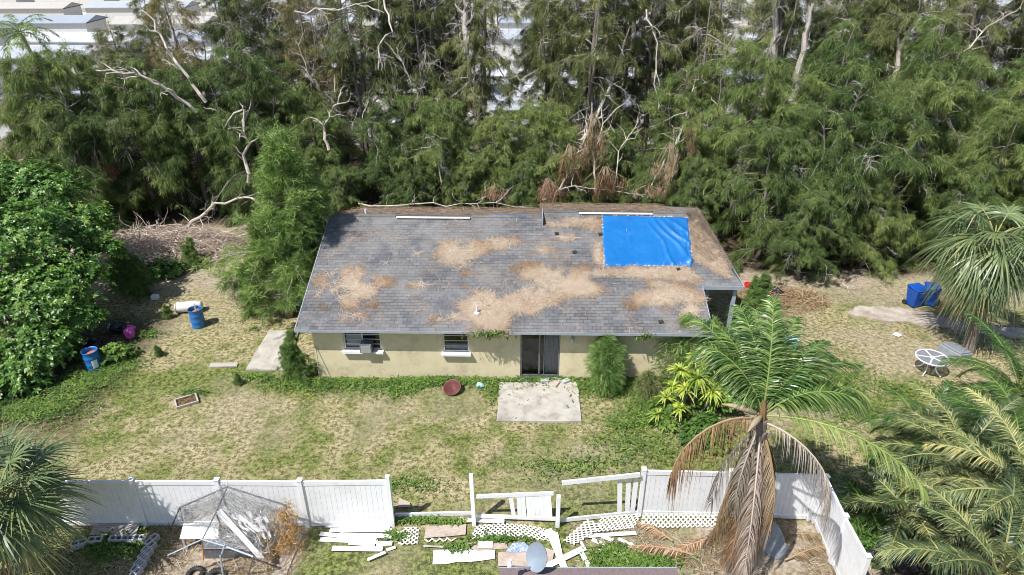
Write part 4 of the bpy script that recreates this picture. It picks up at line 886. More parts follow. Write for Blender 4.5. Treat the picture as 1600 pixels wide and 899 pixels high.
b = B(); b.tube([ft, ft + Vector((.02, -.02, -.35)), ft + Vector((.02, -.1, -.50))], .028, 8); b.box(ft + Vector((.02, -.1, -.5)), (.2, .25, .03)); b.build('mast', M['bluesteel'], root)
# ---------------------------------------------------------------- pines (built once per kind, then copied)
def pine_parts(seed, h, rad, z0, limbs, nbl, lush=0., olive=0., bare=.2, lean=0., bladeL=.31, wd=.022, cone=0., upf=0., leaders=3):
    r = np.random.default_rng(seed); T_ = B(); Cn = B()
    n = 12; zz = np.linspace(0, h, n); tx = np.cumsum(r.normal(0, .12, n)) + lean * zz / h; ty = np.cumsum(r.normal(0, .12, n)); tx -= tx[0]; ty -= ty[0]
    tr = np.interp(zz, [0, .8, h * .5, h], [.34, .24, .15, .02]) * (h / 15) ** .6
    main = np.stack([tx, ty, zz], -1); T_.tube(main, tr, 8, t=.1)
    stems = [(main, z0 * h, h)]
    for q in range(leaders):
        f0 = r.uniform(.18, .5); i0 = int(f0 * (n - 1)); o = main[i0]; a = q * 2.2 + r.random() * 2; top = r.uniform(.72, .97) * h; off = r.uniform(.25, .6) * rad
        t = np.linspace(0, 1, 8); pt = o + np.stack([math.cos(a) * off * t ** .7, math.sin(a) * off * t ** .7, (top - o[2]) * t], -1); pt[1:] += r.normal(0, .10, (7, 3)); T_.tube(pt, np.linspace(tr[i0] * .6, .015, 8), 6, t=.3); stems.append((pt, o[2] + .5, top))
    ps = []; ds = []; ls = []; ts = []; dr = []
    for q in range(limbs):
        f = ((q + r.random()) / limbs) ** .9; st, za, zb = stems[0] if (r.random() < .45 or not leaders) else stems[1 + int(r.random() * leaders)]
        z = za + (zb - za) * f; F_ = z / h; az = q * 2.4 + r.normal(0, .5)
        prof = (1 - F_) ** 1.05 if cone else np.interp(F_, [0, .25, .7, .92, 1], [.8, 1, .72, .42, .12])
        L = rad * prof * r.uniform(.35, 1.15) * (1 if st is main else .75) + .4; el = r.uniform(-.1, .8) + .35 * f
        o = np.array([np.interp(z, st[:, 2], st[:, k]) for k in range(3)]); dh = np.array([math.cos(az), math.sin(az), 0])
        m = 7; t = np.linspace(0, 1, m); side = np.array([-dh[1], dh[0], 0]) * r.normal(0, .35)
        pts = o + np.outer(t * L, dh * math.cos(el)) + np.outer(t ** 2 * L, side); pts[:, 2] += t * L * math.sin(el) - t ** 2 * L * r.uniform(.3, .9)
        pts[1:-1] += r.normal(0, .06 * L / 3, (m - 2, 3))
        lr = np.linspace(.05, .009, m) * (L / 3) ** .7 * (h / 15) ** .4
        dead = r.random() < bare
        T_.tube(pts, lr * (.8 if dead else 1), 4, t=r.uniform(.7, 1) if dead else r.uniform(.1, .6))
        ns = int(6 + L * 4.6); ctint = r.random()
        for k in range(ns):
            u = r.uniform(.2, 1) ** .8 if k > 2 else .93 + .03 * k
            i = min(int(u * (m - 1)), m - 2); fr_ = u * (m - 1) - i; b0 = pts[i] * (1 - fr_) + pts[i + 1] * fr_; tg = pts[i + 1] - pts[i]; tg /= np.linalg.norm(tg)
            lat = np.cross(tg, [0, 0, 1]) * r.choice([-1, 1]) * r.uniform(.2, 1.2); bd = tg * r.uniform(.2, 1) + lat + np.array([0, 0, r.uniform(-.75, .35)]); bd /= np.linalg.norm(bd)
            bl = r.uniform(.35, 1.05) * (.6 + .4 * L / 4); e = b0 + bd * bl; mid = (b0 + e) / 2 + np.array([0, 0, .08])
            if dead:
                e2 = e + np.array([0, 0, -r.uniform(.1, .6)]); T_.tube([b0, mid, e, e2], [.013, .010, .008, .003], 3, t=r.uniform(.6, 1), cap=False)
                if r.random() < .5: T_.tube([mid, mid + (e - mid) * .5 + r.normal(0, .25, 3)], [.008, .003], 3, t=.9, cap=False)
                continue
            Cn.tube([b0, mid, e], [.010, .008, .004], 3, t=.0, cap=False)
            c = nbl; s = r.random(c) ** .8; pp = b0 + np.outer(s, e - b0) + r.normal(0, .05, (c, 3))
            out = r.normal(0, 1, (c, 3)); out[:, 2] = out[:, 2] * .8 + upf
            dd = bd * .7 + out * .62 + np.array([0, 0, .12]); ps.append(pp); ds.append(dd); ls.append(r.uniform(.5, 1.2, c) * bladeL); dr.append(r.uniform(.15, 1.0, c) * (.35 if upf else 1))
            ts.append(np.clip(r.normal(.40 + .34 * (ctint - .5) + .34 * (r.random() - .5), .17, c), 0, 1))
    for st, za, zb in stems:
        c = nbl * 3; pp = st[-1] + r.normal(0, .13, (c, 3)) * [1, 1, 2.5]; ps.append(pp); ds.append(r.normal(0, .6, (c, 3)) + [0, 0, 1]); ls.append(np.full(c, bladeL)); dr.append(np.full(c, .4)); ts.append(r.uniform(.3, .8, c))
    Cn.blades(np.concatenate(ps), np.concatenate(ds), np.concatenate(ls), r.uniform(.7, 1.3, sum(map(len, ps))) * wd, np.concatenate(dr), 2, np.concatenate(ts), .25)
    mt = T_.mesh('trunk', True); mt.materials.append(M['bark']); mc = Cn.mesh('crown'); mc.materials.append(M['pineyoung'] if upf else M['pinelush'] if lush else M['pineolive'] if olive else M['pine'])
    return mt, mc
KIND = {
 'tallA': pine_parts(1, 17, 3.1, .10, 116, 36, bare=.22), 'tallB': pine_parts(2, 18.5, 3.1, .30, 92, 34, bare=.30), 'tallC': pine_parts(3, 16, 3.4, .08, 114, 36, lean=.9, bare=.22),
 'tallD': pine_parts(8, 19, 3.0, .36, 84, 34, bare=.34), 'midA': pine_parts(4, 11.5, 3.5, .02, 110, 42, lush=1, bare=.10), 'midB': pine_parts(5, 9.5, 3.6, .01, 106, 44, lush=1, bare=.08),
 'young': pine_parts(6, 8.4, 3.6, .02, 210, 44, lush=1, bare=.0, bladeL=.30, cone=1, leaders=1, lean=.3, upf=.5), 'olive': pine_parts(7, 14, 3.4, .18, 92, 30, olive=1, bare=.34)}
def pine(kind, x, y, rz, sc, label, name='pine_tree', cat='pine tree', group='pines of the dense grove behind the house', tilt=(0, 0), z=0):
    mt, mc = KIND[kind]
    root = empty(name, (x, y, z), rz, label=label, cat=cat, group=group); root.scale = (sc, sc, sc * random.uniform(.94, 1.06)); root.rotation_euler = (tilt[0], tilt[1], rz)
    for nm, me in (('trunk', mt), ('crown', mc)):
        o = bpy.data.objects.new(nm, me); COL.objects.link(o); o.parent = root
ORD = ['first', 'second', 'third', 'fourth', 'fifth', 'sixth', 'seventh', 'eighth', 'ninth', 'tenth', 'eleventh', 'twelfth', 'thirteenth', 'fourteenth', 'fifteenth', 'sixteenth', 'seventeenth', 'eighteenth', 'nineteenth', 'twentieth', 'twenty-first', 'twenty-second', 'twenty-third', 'twenty-fourth', 'twenty-fifth', 'twenty-sixth', 'twenty-seventh', 'twenty-eighth', 'twenty-ninth', 'thirtieth'] + ['thirty-' + q_ for q_ in ('first', 'second', 'third', 'fourth', 'fifth', 'sixth', 'seventh', 'eighth', 'ninth')]
rows = [
 ('low leafy pine branched to the ground, %s from left in the front row', [(-26, 38.2, 'midB', 1.0), (-22, 39.5, 'midA', .8), (-18.6, 40.2, 'midB', .95), (-14.6, 38.8, 'midA', .85), (-11.2, 38.6, 'midB', .72), (-7.3, 38.9, 'midA', .62), (-4.2, 39.2, 'midB', .8), (-.8, 38.8, 'midB', .7), (2.3, 39.4, 'midB', .75), (5.9, 39.8, 'midB', .6), (9.8, 39.2, 'midA', .75), (12.6, 36.4, 'midA', .92), (13.4, 33.4, 'midB', .8), (16.4, 33.4, 'midA', .82), (17.0, 37.4, 'midA', 1.0), (20.2, 34.6, 'midB', .95), (22.6, 37.8, 'midA', 1.0), (25.2, 34.6, 'midA', .85), (28.4, 37.2, 'midB', 1.05), (14.6, 30.9, 'midB', .52), (31.5, 34, 'midA', .9), (18.2, 32.3, 'midB', .5), (23.4, 32.6, 'midB', .6), (27.2, 32.0, 'midB', .6), (-9.6, 36.6, 'midB', .45), (-2.6, 36.9, 'midB', .42), (1.0, 37.0, 'midB', .45), (4.4, 37.0, 'midB', .36), (7.8, 36.6, 'midB', .42), (-5.8, 36.6, 'midB', .42), (10.4, 35.4, 'midB', .5), (-12.6, 40.6, 'midB', .75), (-16.6, 41, 'midB', .8), (-24, 37.4, 'midB', .7)]),
 ('tall pine with drooping needles, %s from the left in the second row', [(-31, 43, 'olive', .62), (-27, 43.5, 'midA', .82), (-23.5, 42.6, 'tallC', .70), (-19.8, 43.8, 'olive', .92), (-16.2, 42.4, 'tallA', .85), (-12.6, 43.6, 'olive', .95), (-9.0, 42.3, 'tallC', .88), (-5.2, 43.4, 'tallA', .9), (-1.6, 42.2, 'tallB', .85), (2.0, 43.5, 'tallC', .9), (5.2, 42.4, 'tallD', .95), (8.6, 43.4, 'tallA', .9), (12.2, 42.3, 'tallB', .92), (15.4, 42.0, 'tallD', .95), (19.2, 43.2, 'tallA', .9), (23, 42.2, 'tallC', .95), (27, 43.4, 'tallB', .92), (31, 42.4, 'tallA', .95), (35, 43.6, 'tallC', .95)]),
 ('tall pine with bare upper trunk, %s from the left in the third row', [(-34, 50, 'olive', .55), (-29.5, 51.5, 'tallC', .50), (-24.8, 49.2, 'tallA', .72), (-20, 50.4, 'tallD', .88), (-14.4, 48.8, 'tallB', .9), (-3.2, 49, 'tallA', .95), (2.5, 50.2, 'tallD', .95), (7.8, 48.8, 'tallB', .9), (13.5, 50.2, 'tallD', 1.0), (18.6, 49.2, 'tallC', 1.0), (24.5, 50.6, 'tallA', .95), (30.2, 49.4, 'tallD', 1.0), (36, 50.4, 'tallB', .95), (41, 48, 'tallA', .95), (-26.8, 46.6, 'olive', .66), (-11.5, 46.4, 'olive', 1.0), (-6, 46.2, 'tallC', .95), (5.2, 46.4, 'tallA', 1.0), (10.8, 46.2, 'tallC', 1.0), (21.6, 46.0, 'tallA', 1.0), (33.4, 46.4, 'tallB', 1.0), (38.5, 45, 'tallC', 1.0)]),
 ('tall pine at the far back of the grove, %s from the left', [(x_, 54.5 + (k_ % 2) * 1.6, ('tallA', 'tallC', 'tallB', 'olive', 'tallD')[k_ % 5], .95 + .05 * (k_ % 3)) for k_, x_ in enumerate((-18.5, -6.2, 3.4, 14.4, 24.6, 35.2, 44.5))])]
for lab, lst in rows:
    lst = sorted(lst)
    for k, (x, y, kd, sc) in enumerate(lst):
        pine(kd, x + random.uniform(-.3, .3), y, random.uniform(0, 6.28), sc, lab % (ORD[k] if k < len(lst) - 1 else 'last'), tilt=(random.uniform(-.05, .03), random.uniform(-.05, .05)))
q = gp(449, 500); pine('young', q.x, q.y + .3, -.7, 1.0, 'bushy bright green young pine at the left end of the house', group=None)
# shorter scrubby pines
for px, py, sc, l in ((470, 590, .24, 'small feathery pine sapling at the left corner of the tan wall'), (218, 462, .30, 'low feathery pine between the big bush and the white tank'), (262, 497, .09, 'tiny pine sapling left of the white tank'), (1178, 490, .26, 'small pine sapling beside the porch of the house'),
                      (250, 556, .07, 'tiny green tuft of pine on the dry lawn right of the labelled drum'), (371, 602, .07, 'tiny pine tuft on the lawn below the left slab'), (190, 452, .3, 'dark low pine behind the big bush beside the brush pile'), (306, 418, .2, 'small pine at the lower edge of the brush pile'), (396, 470, .22, 'small pine at the foot of the young pine')):
    q = gp(px, py); pine('young', q.x, q.y, random.uniform(0, 6), sc, l, 'pine_sapling', 'sapling', None)
# bushes by the front wall, fuzzy and upright
def fuzzy(name, px, py, h, r, n, label, cat, mat='pineyoung', dark=.0, D=None, L=.26, wd=.022, up=.55):
    q = gp(px, py); root = empty(name, q, label=label, cat=cat)
    t = rng.random(n); a = rng.uniform(0, 6.28, n); rr = r * np.sqrt(rng.random(n)) * np.interp(t, [0, .25, .7, 1], [.65, 1, .8, .15]) * (.45 + 1.0 * vn(a * 2, t * 5, 1, h))
    p = np.stack([rr * np.cos(a), rr * np.sin(a), t * h], -1); d = p * [1 / r, 1 / r, 0] * 1.0 + [0, 0, up] + rng.normal(0, .45, (n, 3))
    b = B(); cl = vn(a * 3, t * 9, 1, 3); b.blades(p, d, rng.uniform(.6, 1.3, n) * L, wd, .35, 2, np.clip(cl * .6 + rng.normal(.30, .16, n), 0, 1)); b.build('foliage', M[mat], root)
    b = B()
    for k in range(6): a_ = k * 1.05; b.tube([(0, 0, 0), (.3 * r * math.cos(a_), .3 * r * math.sin(a_), h * .5), (.4 * r * math.cos(a_), .4 * r * math.sin(a_), h * .85)], [.03, .02, .006], 5)
    b.build('stem', M['bark'], root); return root
fuzzy('columnar_bush', 944, 606, 2.35, .76, 9500, 'tall narrow feathery green bush right of the glass door', 'bush')
fuzzy('wall_bush', 1058, 592, 2.75, .95, 9500, 'wide dark green feathery bush under the right end of the eave', 'bush')
fuzzy('wall_bush', 1098, 575, 2.3, .9, 8000, 'feathery bush at the right front corner of the house, behind the palm crown', 'bush')
fuzzy('wall_bush', 1012, 612, .8, .5, 3500, 'low grey green scrub between the narrow bush and the yellow rosettes', 'bush', 'pine', up=.3)

# ---------------------------------------------------------------- palms
def frond(parent, o, az, el, L, droop, nl, ll, mat, tlo, thi, hang=.2, vee=.3, wd=.03, twist=0, name='frond', start=.16, rr=.028, rt=.75, label=None, seg=3, rib='same', curl=.0):
    m = 12; t = np.linspace(0, 1, m); dh = np.array([math.cos(az), math.sin(az), 0]); sd = np.array([-dh[1], dh[0], 0])
    th = el - droop * t ** 1.2
    dl = L / (m - 1); pts = [np.array(o, float)]
    for k in range(1, m): pts.append(pts[-1] + (dh * math.cos(th[k]) + np.array([0, 0, math.sin(th[k])]) + sd * curl * t[k]) * dl)
    pts = np.array(pts); b = B(); b.tube(pts, np.linspace(rr, rr * .2, m), 5, t=rt)
    u = np.repeat(np.linspace(start, .995, nl), 2); u = u + rng.normal(0, .004, len(u)); u = np.clip(u, 0, .999); i = (u * (m - 1)).astype(int); f = (u * (m - 1) - i)[:, None]; p = pts[i] * (1 - f) + pts[i + 1] * f; tg = nrm(pts[i + 1] - pts[i])
    s = np.tile([1, -1], nl)[:, None]; side = nrm(np.cross(tg, np.array([0, 0, 1.0]) + 1e-4)); upv = nrm(np.cross(side, tg)); side2 = side * math.cos(twist) + upv * math.sin(twist)
    d = side2 * s + tg * (.55 + .5 * u[:, None]) + upv * vee + rng.normal(0, .13, p.shape)
    l = ll * np.interp(u, [start, .35, .7, 1], [.55, 1, .95, .45]) * rng.uniform(.8, 1.12, len(u))
    ti = np.clip(rng.uniform(tlo, thi, len(u)) + .12 * (u - .5) * (thi - tlo), 0, 1)
    b.blades(p, d, l, wd, hang * rng.uniform(.6, 1.5, len(u)), seg, ti, .1, up=upv.mean(0)[None])
    return b.build(name, M[mat], parent, label=label)
def fan(parent, o, az, el, pl, fr_, mat, tlo, thi, droop=.5, nb=34, wd=.05, name='frond', label=None, tdroop=.75):
    dh = np.array([math.cos(az), math.sin(az), 0]); m = 7; t = np.linspace(0, 1, m); th = el - droop * t; pts = [np.array(o, float)]
    for k in range(1, m): pts.append(pts[-1] + (dh * math.cos(th[k]) + np.array([0, 0, math.sin(th[k])])) * pl / (m - 1))
    pts = np.array(pts); b = B(); b.tube(pts, np.linspace(.03, .016, m), 5, t=.95)
    tg = nrm(pts[-1] - pts[-2]); side = nrm(np.cross(tg, [0, 0, 1.0])); upv = np.cross(side, tg)
    a = np.linspace(-2.0, 2.0, nb) + rng.normal(0, .02, nb); k = rng.uniform(-.05, .12, nb)
    d = tg * np.cos(a)[:, None] + side * np.sin(a)[:, None] + upv * (.28 * np.abs(np.sin(a)) + k)[:, None]
    base = pts[-1] + tg * .0; p = np.tile(base, (nb, 1)) - np.outer(np.abs(a) * .06, tg)
    L = fr_ * (1 - .10 * np.abs(a)) * rng.uniform(.88, 1.06, nb)
    b.blades(p, d, L, wd, rng.uniform(.5, 1.4, nb) * tdroop, 5, rng.uniform(tlo, thi, nb), .08, up=upv[None])
    return b.build(name, M[mat], parent, label=label)
def palm_trunk(root, h, r0, r1, dx=0, dy=0, boots=0):
    b = B(); n = 26; z = np.linspace(0, h, n); x = dx * (z / h) ** 1.6; y = dy * (z / h) ** 1.6
    b.tube(np.stack([x, y, z], -1), np.interp(z, [0, h * .1, h], [r0 * 1.25, r0, r1]) * (1 + .05 * (np.arange(n) % 2)), 12)
    for k in range(boots):
        a = k * 2.4; zz = h * (.35 + .65 * k / boots); xx = dx * (zz / h) ** 1.6; q = np.array([xx + r1 * math.cos(a), dy * (zz / h) ** 1.6 + r1 * math.sin(a), zz]); e = q + np.array([math.cos(a) * .16, math.sin(a) * .16, .25])
        b.tube([q - [0, 0, .1], (q + e) / 2, e], [.06, .05, .025], 5)
    b.build('trunk', M['palmbark'], root, smooth=False); return np.array([dx, dy, h])
# the shaggy palm in front
q = gp(1146, 893); base = q; root = empty('queen_palm', q, label='tall palm with green crown above a shaggy skirt of brown hanging fronds', cat='palm tree')
cr = P(1190, 655, 5.2); cr = cr - q; top = palm_trunk(root, 5.2, .17, .15, cr.x, cr.y, 26)
o = top + np.array([0, 0, .1])
b = B(); b.tube([o - [0, 0, .3], o + [0, 0, .15], o + [0, .05, .45]], [.15, .09, .03], 8, t=.2); b.build('spear', M['dead'], root)
GF = [(105, 80, 2.9, .95), (75, 78, 3.2, 1.1), (128, 62, 3.2, .95), (92, 56, 3.0, .9), (58, 64, 3.1, 1.1), (40, 60, 3.1, 1.3), (150, 74, 2.3, 1.0), (22, 58, 3.2, 1.45), (8, 50, 3.0, 1.5), (-5, 60, 2.6, 1.6), (118, 70, 2.9, 1.2), (84, 66, 3.0, 1.0), (112, 38, 2.6, .8), (70, 38, 2.7, .9), (48, 30, 2.8, .9), (28, 25, 2.8, .9), (98, 72, 2.6, 1.3), (65, 68, 2.5, 1.4), (135, 74, 2.4, 1.4), (50, 46, 2.8, 1.2), (30, 66, 2.7, 1.4), (125, 50, 2.5, 1.2), (90, 42, 2.6, 1.0), (15, 40, 2.9, 1.3), (80, 84, 3.0, .7), (60, 55, 3.0, 1.4)]
for k, (az, el, L, dr) in enumerate(GF):
    frond(root, o, R(az), R(el), L, dr, 104, .74, 'palm', .05, .95, hang=.6, vee=.22, wd=.032, rt=.85, twist=random.uniform(-.3, .3), seg=4)
frond(root, o, R(-30), R(24), 4.1, 1.2, 100, .60, 'palm', .62, 1.0, hang=.6, vee=.1, wd=.032, rt=.9, label='yellowing lower frond arching to the right', seg=4)
DF = [(198, 34, 3.6, 2.3, .35, 'dead', 'brown frond arching out to the left and hanging past the fence'), (-42, 10, 3.3, 1.9, .3, 'deadgrey', 'long grey brown frond hanging along the corner of the fence'), (262, -62, 4.3, .35, .3, 'deadgrey', None), (282, -72, 3.9, .2, .3, 'dead', None), (300, -52, 3.3, .75, .3, 'dead', None),
      (228, -48, 2.7, 1.0, .3, 'deadgrey', None), (245, -72, 4.2, .25, .3, 'dead', None), (312, -58, 3.0, .7, .3, 'deadgrey', None), (90, -60, 3.2, .6, .3, 'dead', None), (20, -55, 3.3, .8, .3, 'dead', None), (165, -55, 3.2, .7, .3, 'deadgrey', None), (272, -78, 4.4, .1, .3, 'deadgrey', None), (205, -62, 3.6, .5, .3, 'dead', None)]
for k, (az, el, L, dr, ll, mt, lb) in enumerate(DF):
    oo = top + np.array([0, 0, -.05 - .02 * k])
    frond(root, oo, R(az), R(el), L * .98, dr, 90, (.46, .34, .40)[k % 3], mt, (.05, .45, .2)[k % 3], (.6, 1.0, .8)[k % 3], hang=2.4, vee=-.35, wd=.024, rt=.7, twist=random.uniform(-.8, .8), name='dead_frond', start=.12, rr=.036, label=lb, seg=3)
for az, L in ((35, 1.5), (160, 1.0), (230, .9)):   # pale boat-shaped sheaths
    b = B(); a = R(az); pts = [o + np.array([math.cos(a), math.sin(a), .35]) * L * u + [0, 0, -.25 * u * u] for u in np.linspace(0, 1, 7)]; b.tube(pts, [.03, .05, .08, .085, .07, .04, .01], 7, t=.9); b.build('flower_sheath', M['dead'], root, smooth=True)
# fan palm, right
def sabal(px, py, h, crown, label, n, fr_, pl, r0=.2, seed=0, dead=8, mats='sabal', name='fan_palm', lo=-25, td=.75):
    q = gp(px, py); root = empty(name, q, label=label, cat='palm tree'); c = P(crown[0], crown[1], h) - q; top = palm_trunk(root, h, r0, r0 * .85, c.x, c.y, 18); o = top + np.array([0, 0, .1])
    for k in range(n):
        az = k * 2.399 + seed; el = 85 - (85 - lo) * ((k + .5) / n) ** .72
        fan(root, o, az, R(el), pl * random.uniform(.85, 1.15), fr_ * random.uniform(.85, 1.1), mats, .1 if k < n * .6 else .35, .7 if k < n * .6 else 1., droop=.75 * td / .75, wd=.052 * fr_, tdroop=td)
    for k in range(dead):
        fan(root, top, k * 6.28 / dead + .3, R(-50 + random.uniform(-15, 15)), pl * .7, fr_ * .95, 'dead', .2, .9, droop=.5, nb=26, wd=.045, name='dead_frond', tdroop=1.2)
    return root
sabal(1512, 548, 4.9, (1552, 378), 'big shaggy fan palm at the right edge above the patio table', 44, 1.45, 1.4, .22, .7, 16, lo=-62)
sabal(-14, 905, 3.3, (-8, 778), 'fan palm with stiff grey green fans at the bottom left corner', 30, 1.3, 1.1, .22, 2.2, 10, lo=-35, td=.38)
# feather palms at the lower right
def feather(px, py, h, n, L, label, mat='greypalm', seed=0, tlo=.4, thi=1., name='feather_palm', lo=-12, ll=.5, cut=None):
    c = P(px, py, h); root = empty(name, (c.x, c.y, 0), label=label, cat='palm tree'); top = palm_trunk(root, h, .18, .2, 0, 0, 10)
    for k in range(n):
        az = k * 2.399 + seed; el = 82 - (82 - lo) * ((k + .5) / n) ** .85; f_ = random.random()
        frond(root, top, az, R(el), L * random.uniform(.82, 1.1), random.uniform(.9, 1.5), 84, ll, mat, tlo * f_, max(.45, thi * (.5 + .6 * f_)), hang=.45, vee=.3, wd=.028, rt=.85, twist=random.uniform(-.3, .3))
    return root
feather(1592, 612, 2.6, 24, 2.9, 'dark green feather palm right of the patio table at the right edge', 'palm', 1., .0, .75)
feather(1500, 722, 1.9, 26, 2.9, 'dusty grey green feather palm with yellow tips, middle of the thicket at lower right', seed=2.)
feather(1608, 780, 2.9, 26, 3.0, 'grey green feather palm at the right edge, between two yellow tipped ones', seed=3.3)
feather(1560, 900, 2.4, 22, 2.8, 'yellow tipped feather palm at the bottom right corner of the photo', seed=4., thi=1.)
feather(1440, 690, 1.3, 18, 2.2, 'dark green feather palm at the upper left of the thicket', 'palm', 7.1, .0, .8)
feather(1590, 690, 2.2, 22, 2.7, 'deep green feather palm at the right edge, above the grey green one', 'palm', 8.3, .0, .7)
feather(1412, 800, 1.0, 18, 2.1, 'low feather palm with broken yellowish fronds right of the side fence', seed=5.2, thi=1.)
feather(1350, 800, .5, 12, 1.3, 'small green feather palm touching the side fence', 'palm', 6., .2, .9, lo=15)

for k_, (x_, y_, az_, L_, l_) in enumerate(((1085, 872, 170, 1.9, 'fallen brown palm frond on the litter left of the shaggy palm'), (1120, 845, 200, 1.5, 'curled fallen palm frond below the fence lattice'), (1225, 880, 20, 1.6, 'fallen palm frond right of the shaggy palm, nearest the camera'), (1232, 838, -10, 1.2, 'fallen palm frond beside the upturned dark tray'), (1050, 850, 140, 1.2, 'short fallen palm frond at the left end of the litter'))):
    q = gp(x_, y_); rt_ = empty('fallen_frond', q, label=l_, cat='palm frond', group='fallen palm fronds on the litter'); frond(rt_, (0, 0, .12), R(az_), R(14), L_, .5, 50, .32, 'dead', .2, 1, hang=.5, vee=-.1, wd=.026, name='leaf')
# ---------------------------------------------------------------- broad leaved tree at the left, rosettes of leaves
def rosette(b, c, r, n, nrmv, tint, wd=.05, cup=.35, seg=1):
    pass
def broad(name, centre, lobes, nros, label, cat, mat='broad', lr=.15, nl=8, wd=.075, trunk=None):
    root = empty(name, centre, label=label, cat=cat); ps = []; ds = []; ts = []; ups = []
    w = np.array([l[3] ** 2 for l in lobes]); w /= w.sum(); b = B()
    for (x, y, z, r), f in zip(lobes, w):
        n = int(nros * f); a = rng.normal(size=(n, 3)); a = nrm(a); a[:, 2] = np.abs(a[:, 2]) * .95 - .25 * rng.random(n); a = nrm(a)
        nc = max(6, n // 9); ca = nrm(rng.normal(size=(nc, 3))); ca[:, 2] = np.abs(ca[:, 2]) * 1.0 - .3 * rng.random(nc); cr_ = rng.uniform(.62, 1.08, nc); ct = rng.normal(0, .16, nc); ci = rng.integers(0, nc, n); g_ = rng.normal(0, .15, (n, 3)) * [1, 1, .6]
        c = ca[ci] * (r * cr_[ci])[:, None] * [1, 1, .85] + [x, y, z] + g_ * (.6 + .4 * r); a = nrm(ca[ci] + g_ * 1.5)
        c = np.repeat(c, nl, 0); up = np.repeat(nrm(a + [0, -.1, .8] + rng.normal(0, .3, (n, 3))), nl, 0); t0 = np.repeat(rng.normal(.42, .16, n) + ct[ci], nl)
        v = rng.normal(size=c.shape); v = nrm(v - (v * up).sum(1, keepdims=True) * up); d = v + up * .45
        b.blades(c + v * .02, d, rng.uniform(.7, 1.2, len(c)) * lr, wd, .25, 2, np.clip(t0 + rng.normal(0, .13, len(c)), 0, 1), .3, up=np.zeros((len(c), 3)) + up)
    b.build('crown', M[mat], root); t = B()
    for x, y, z, r in lobes: 
        t.tube([(0, 0, 0), (x * .4, y * .4, z * .45), (x * .9, y * .9, z * .95)], [.16, .1, .04], 6)
        for k in range(5):
            a = k * 1.256 + x; t.tube([(x * .8, y * .8, z * .8), (x + r * .5 * math.cos(a), y + r * .5 * math.sin(a), z + .2 * r), (x + r * .85 * math.cos(a), y + r * .85 * math.sin(a), z + r * .35)], [.04, .025, .01], 4)
    t.build('trunk', M['bark'], root); return root
cl = gp(60, 560)
LB = []
for px, py, D, r in ((70, 292, 29.5, 1.9), (10, 282, 30, 1.9), (112, 345, 28.0, 1.7), (40, 360, 26, 2.1), (-30, 380, 25, 2.4), (98, 425, 25, 1.75), (60, 450, 24, 2.1), (-20, 480, 23, 2.2), (108, 485, 23.6, 1.2), (55, 525, 22.2, 1.5), (15, 570, 21.2, 1.6), (80, 548, 22.3, .9), (35, 610, 20.8, 1.0), (152, 385, 27, 1.0), (-60, 300, 28, 2.4), (-40, 620, 20.5, 1.4)):
    D += .9; r *= .93; p = PD(px, py, D) - cl; LB.append((p.x, p.y, max(.5, p.z - .4), r))
broad('broadleaf_tree', cl, LB, 15500, 'huge bright green rounded bush tree with glossy leaf rosettes at the left edge', 'tree')
def shrub(px, py, r, n, label, mat='broad', name='shrub', **k):
    q = gp(px, py); return broad(name, q, [(0, 0, r * .45, r), (r * .5, .1, r * .4, r * .7), (-r * .5, -.1, r * .4, r * .65)], n, label, 'shrub', mat, **k)
shrub(260, 430, .75, 420, 'small leafy shrub at the lower edge of the brush pile')
shrub(185, 560, .55, 260, 'low leafy shrub beside the labelled drum', 'weed')
shrub(1350, 860, .55, 260, 'leafy weeds at the outer foot of the side fence', 'weed', lr=.1)
shrub(1040, 655, .6, 260, 'leafy shrub at the foot of the yellow rosettes', 'weed', lr=.16)
shrub(1100, 690, .7, 360, 'leafy green shrub left of the palm crown below the rosettes', 'weed', lr=.18)
shrub(1140, 640, .9, 400, 'dark leafy shrub behind the palm trunk', 'broad', lr=.2)
# yellow green rosette plant
def rosettes(px, py, specs, label):
    q = gp(px, py); root = empty('yellow_plant', q, label=label, cat='plant')
    for x, y, h, r, n in specs:
        c = P(x, y, h) - q; b = B(); a = rng.uniform(0, 6.28, n); e = rng.uniform(-.1, 1.25, n); d = np.stack([np.cos(a) * np.cos(e), np.sin(a) * np.cos(e), np.sin(e)], -1)
        b.blades(np.tile(tuple(c), (n, 1)) + d * .04, d, r * rng.uniform(.75, 1.1, n), .085, .55, 5, rng.uniform(.25, 1, n), .1, up=np.array([[0, 0, 1.]])); b.build('rosette', M['yellow'], root)
        b = B(); b.tube([(c.x * .5, c.y * .5 + .1, 0), (c.x * .9, c.y, h * .6), tuple(c)], [.05, .045, .035], 6); b.build('stem', M['palmbark'], root)
rosettes(1085, 650, [(1090, 592, 1.5, .78, 80), (1062, 580, 1.7, .6, 60), (1108, 565, 1.8, .65, 60), (1112, 612, 1.1, .62, 56), (1070, 608, 1.2, .55, 50), (1085, 562, 1.9, .5, 50)], 'yellow green spiky plant of many rosettes under the palm crown')
rosettes(1045, 650, [(1040, 622, .9, .45, 40), (1028, 648, .5, .38, 34), (1062, 640, .7, .42, 36), (1050, 605, 1.1, .42, 36)], 'smaller yellowish spiky plant left of the big rosettes')

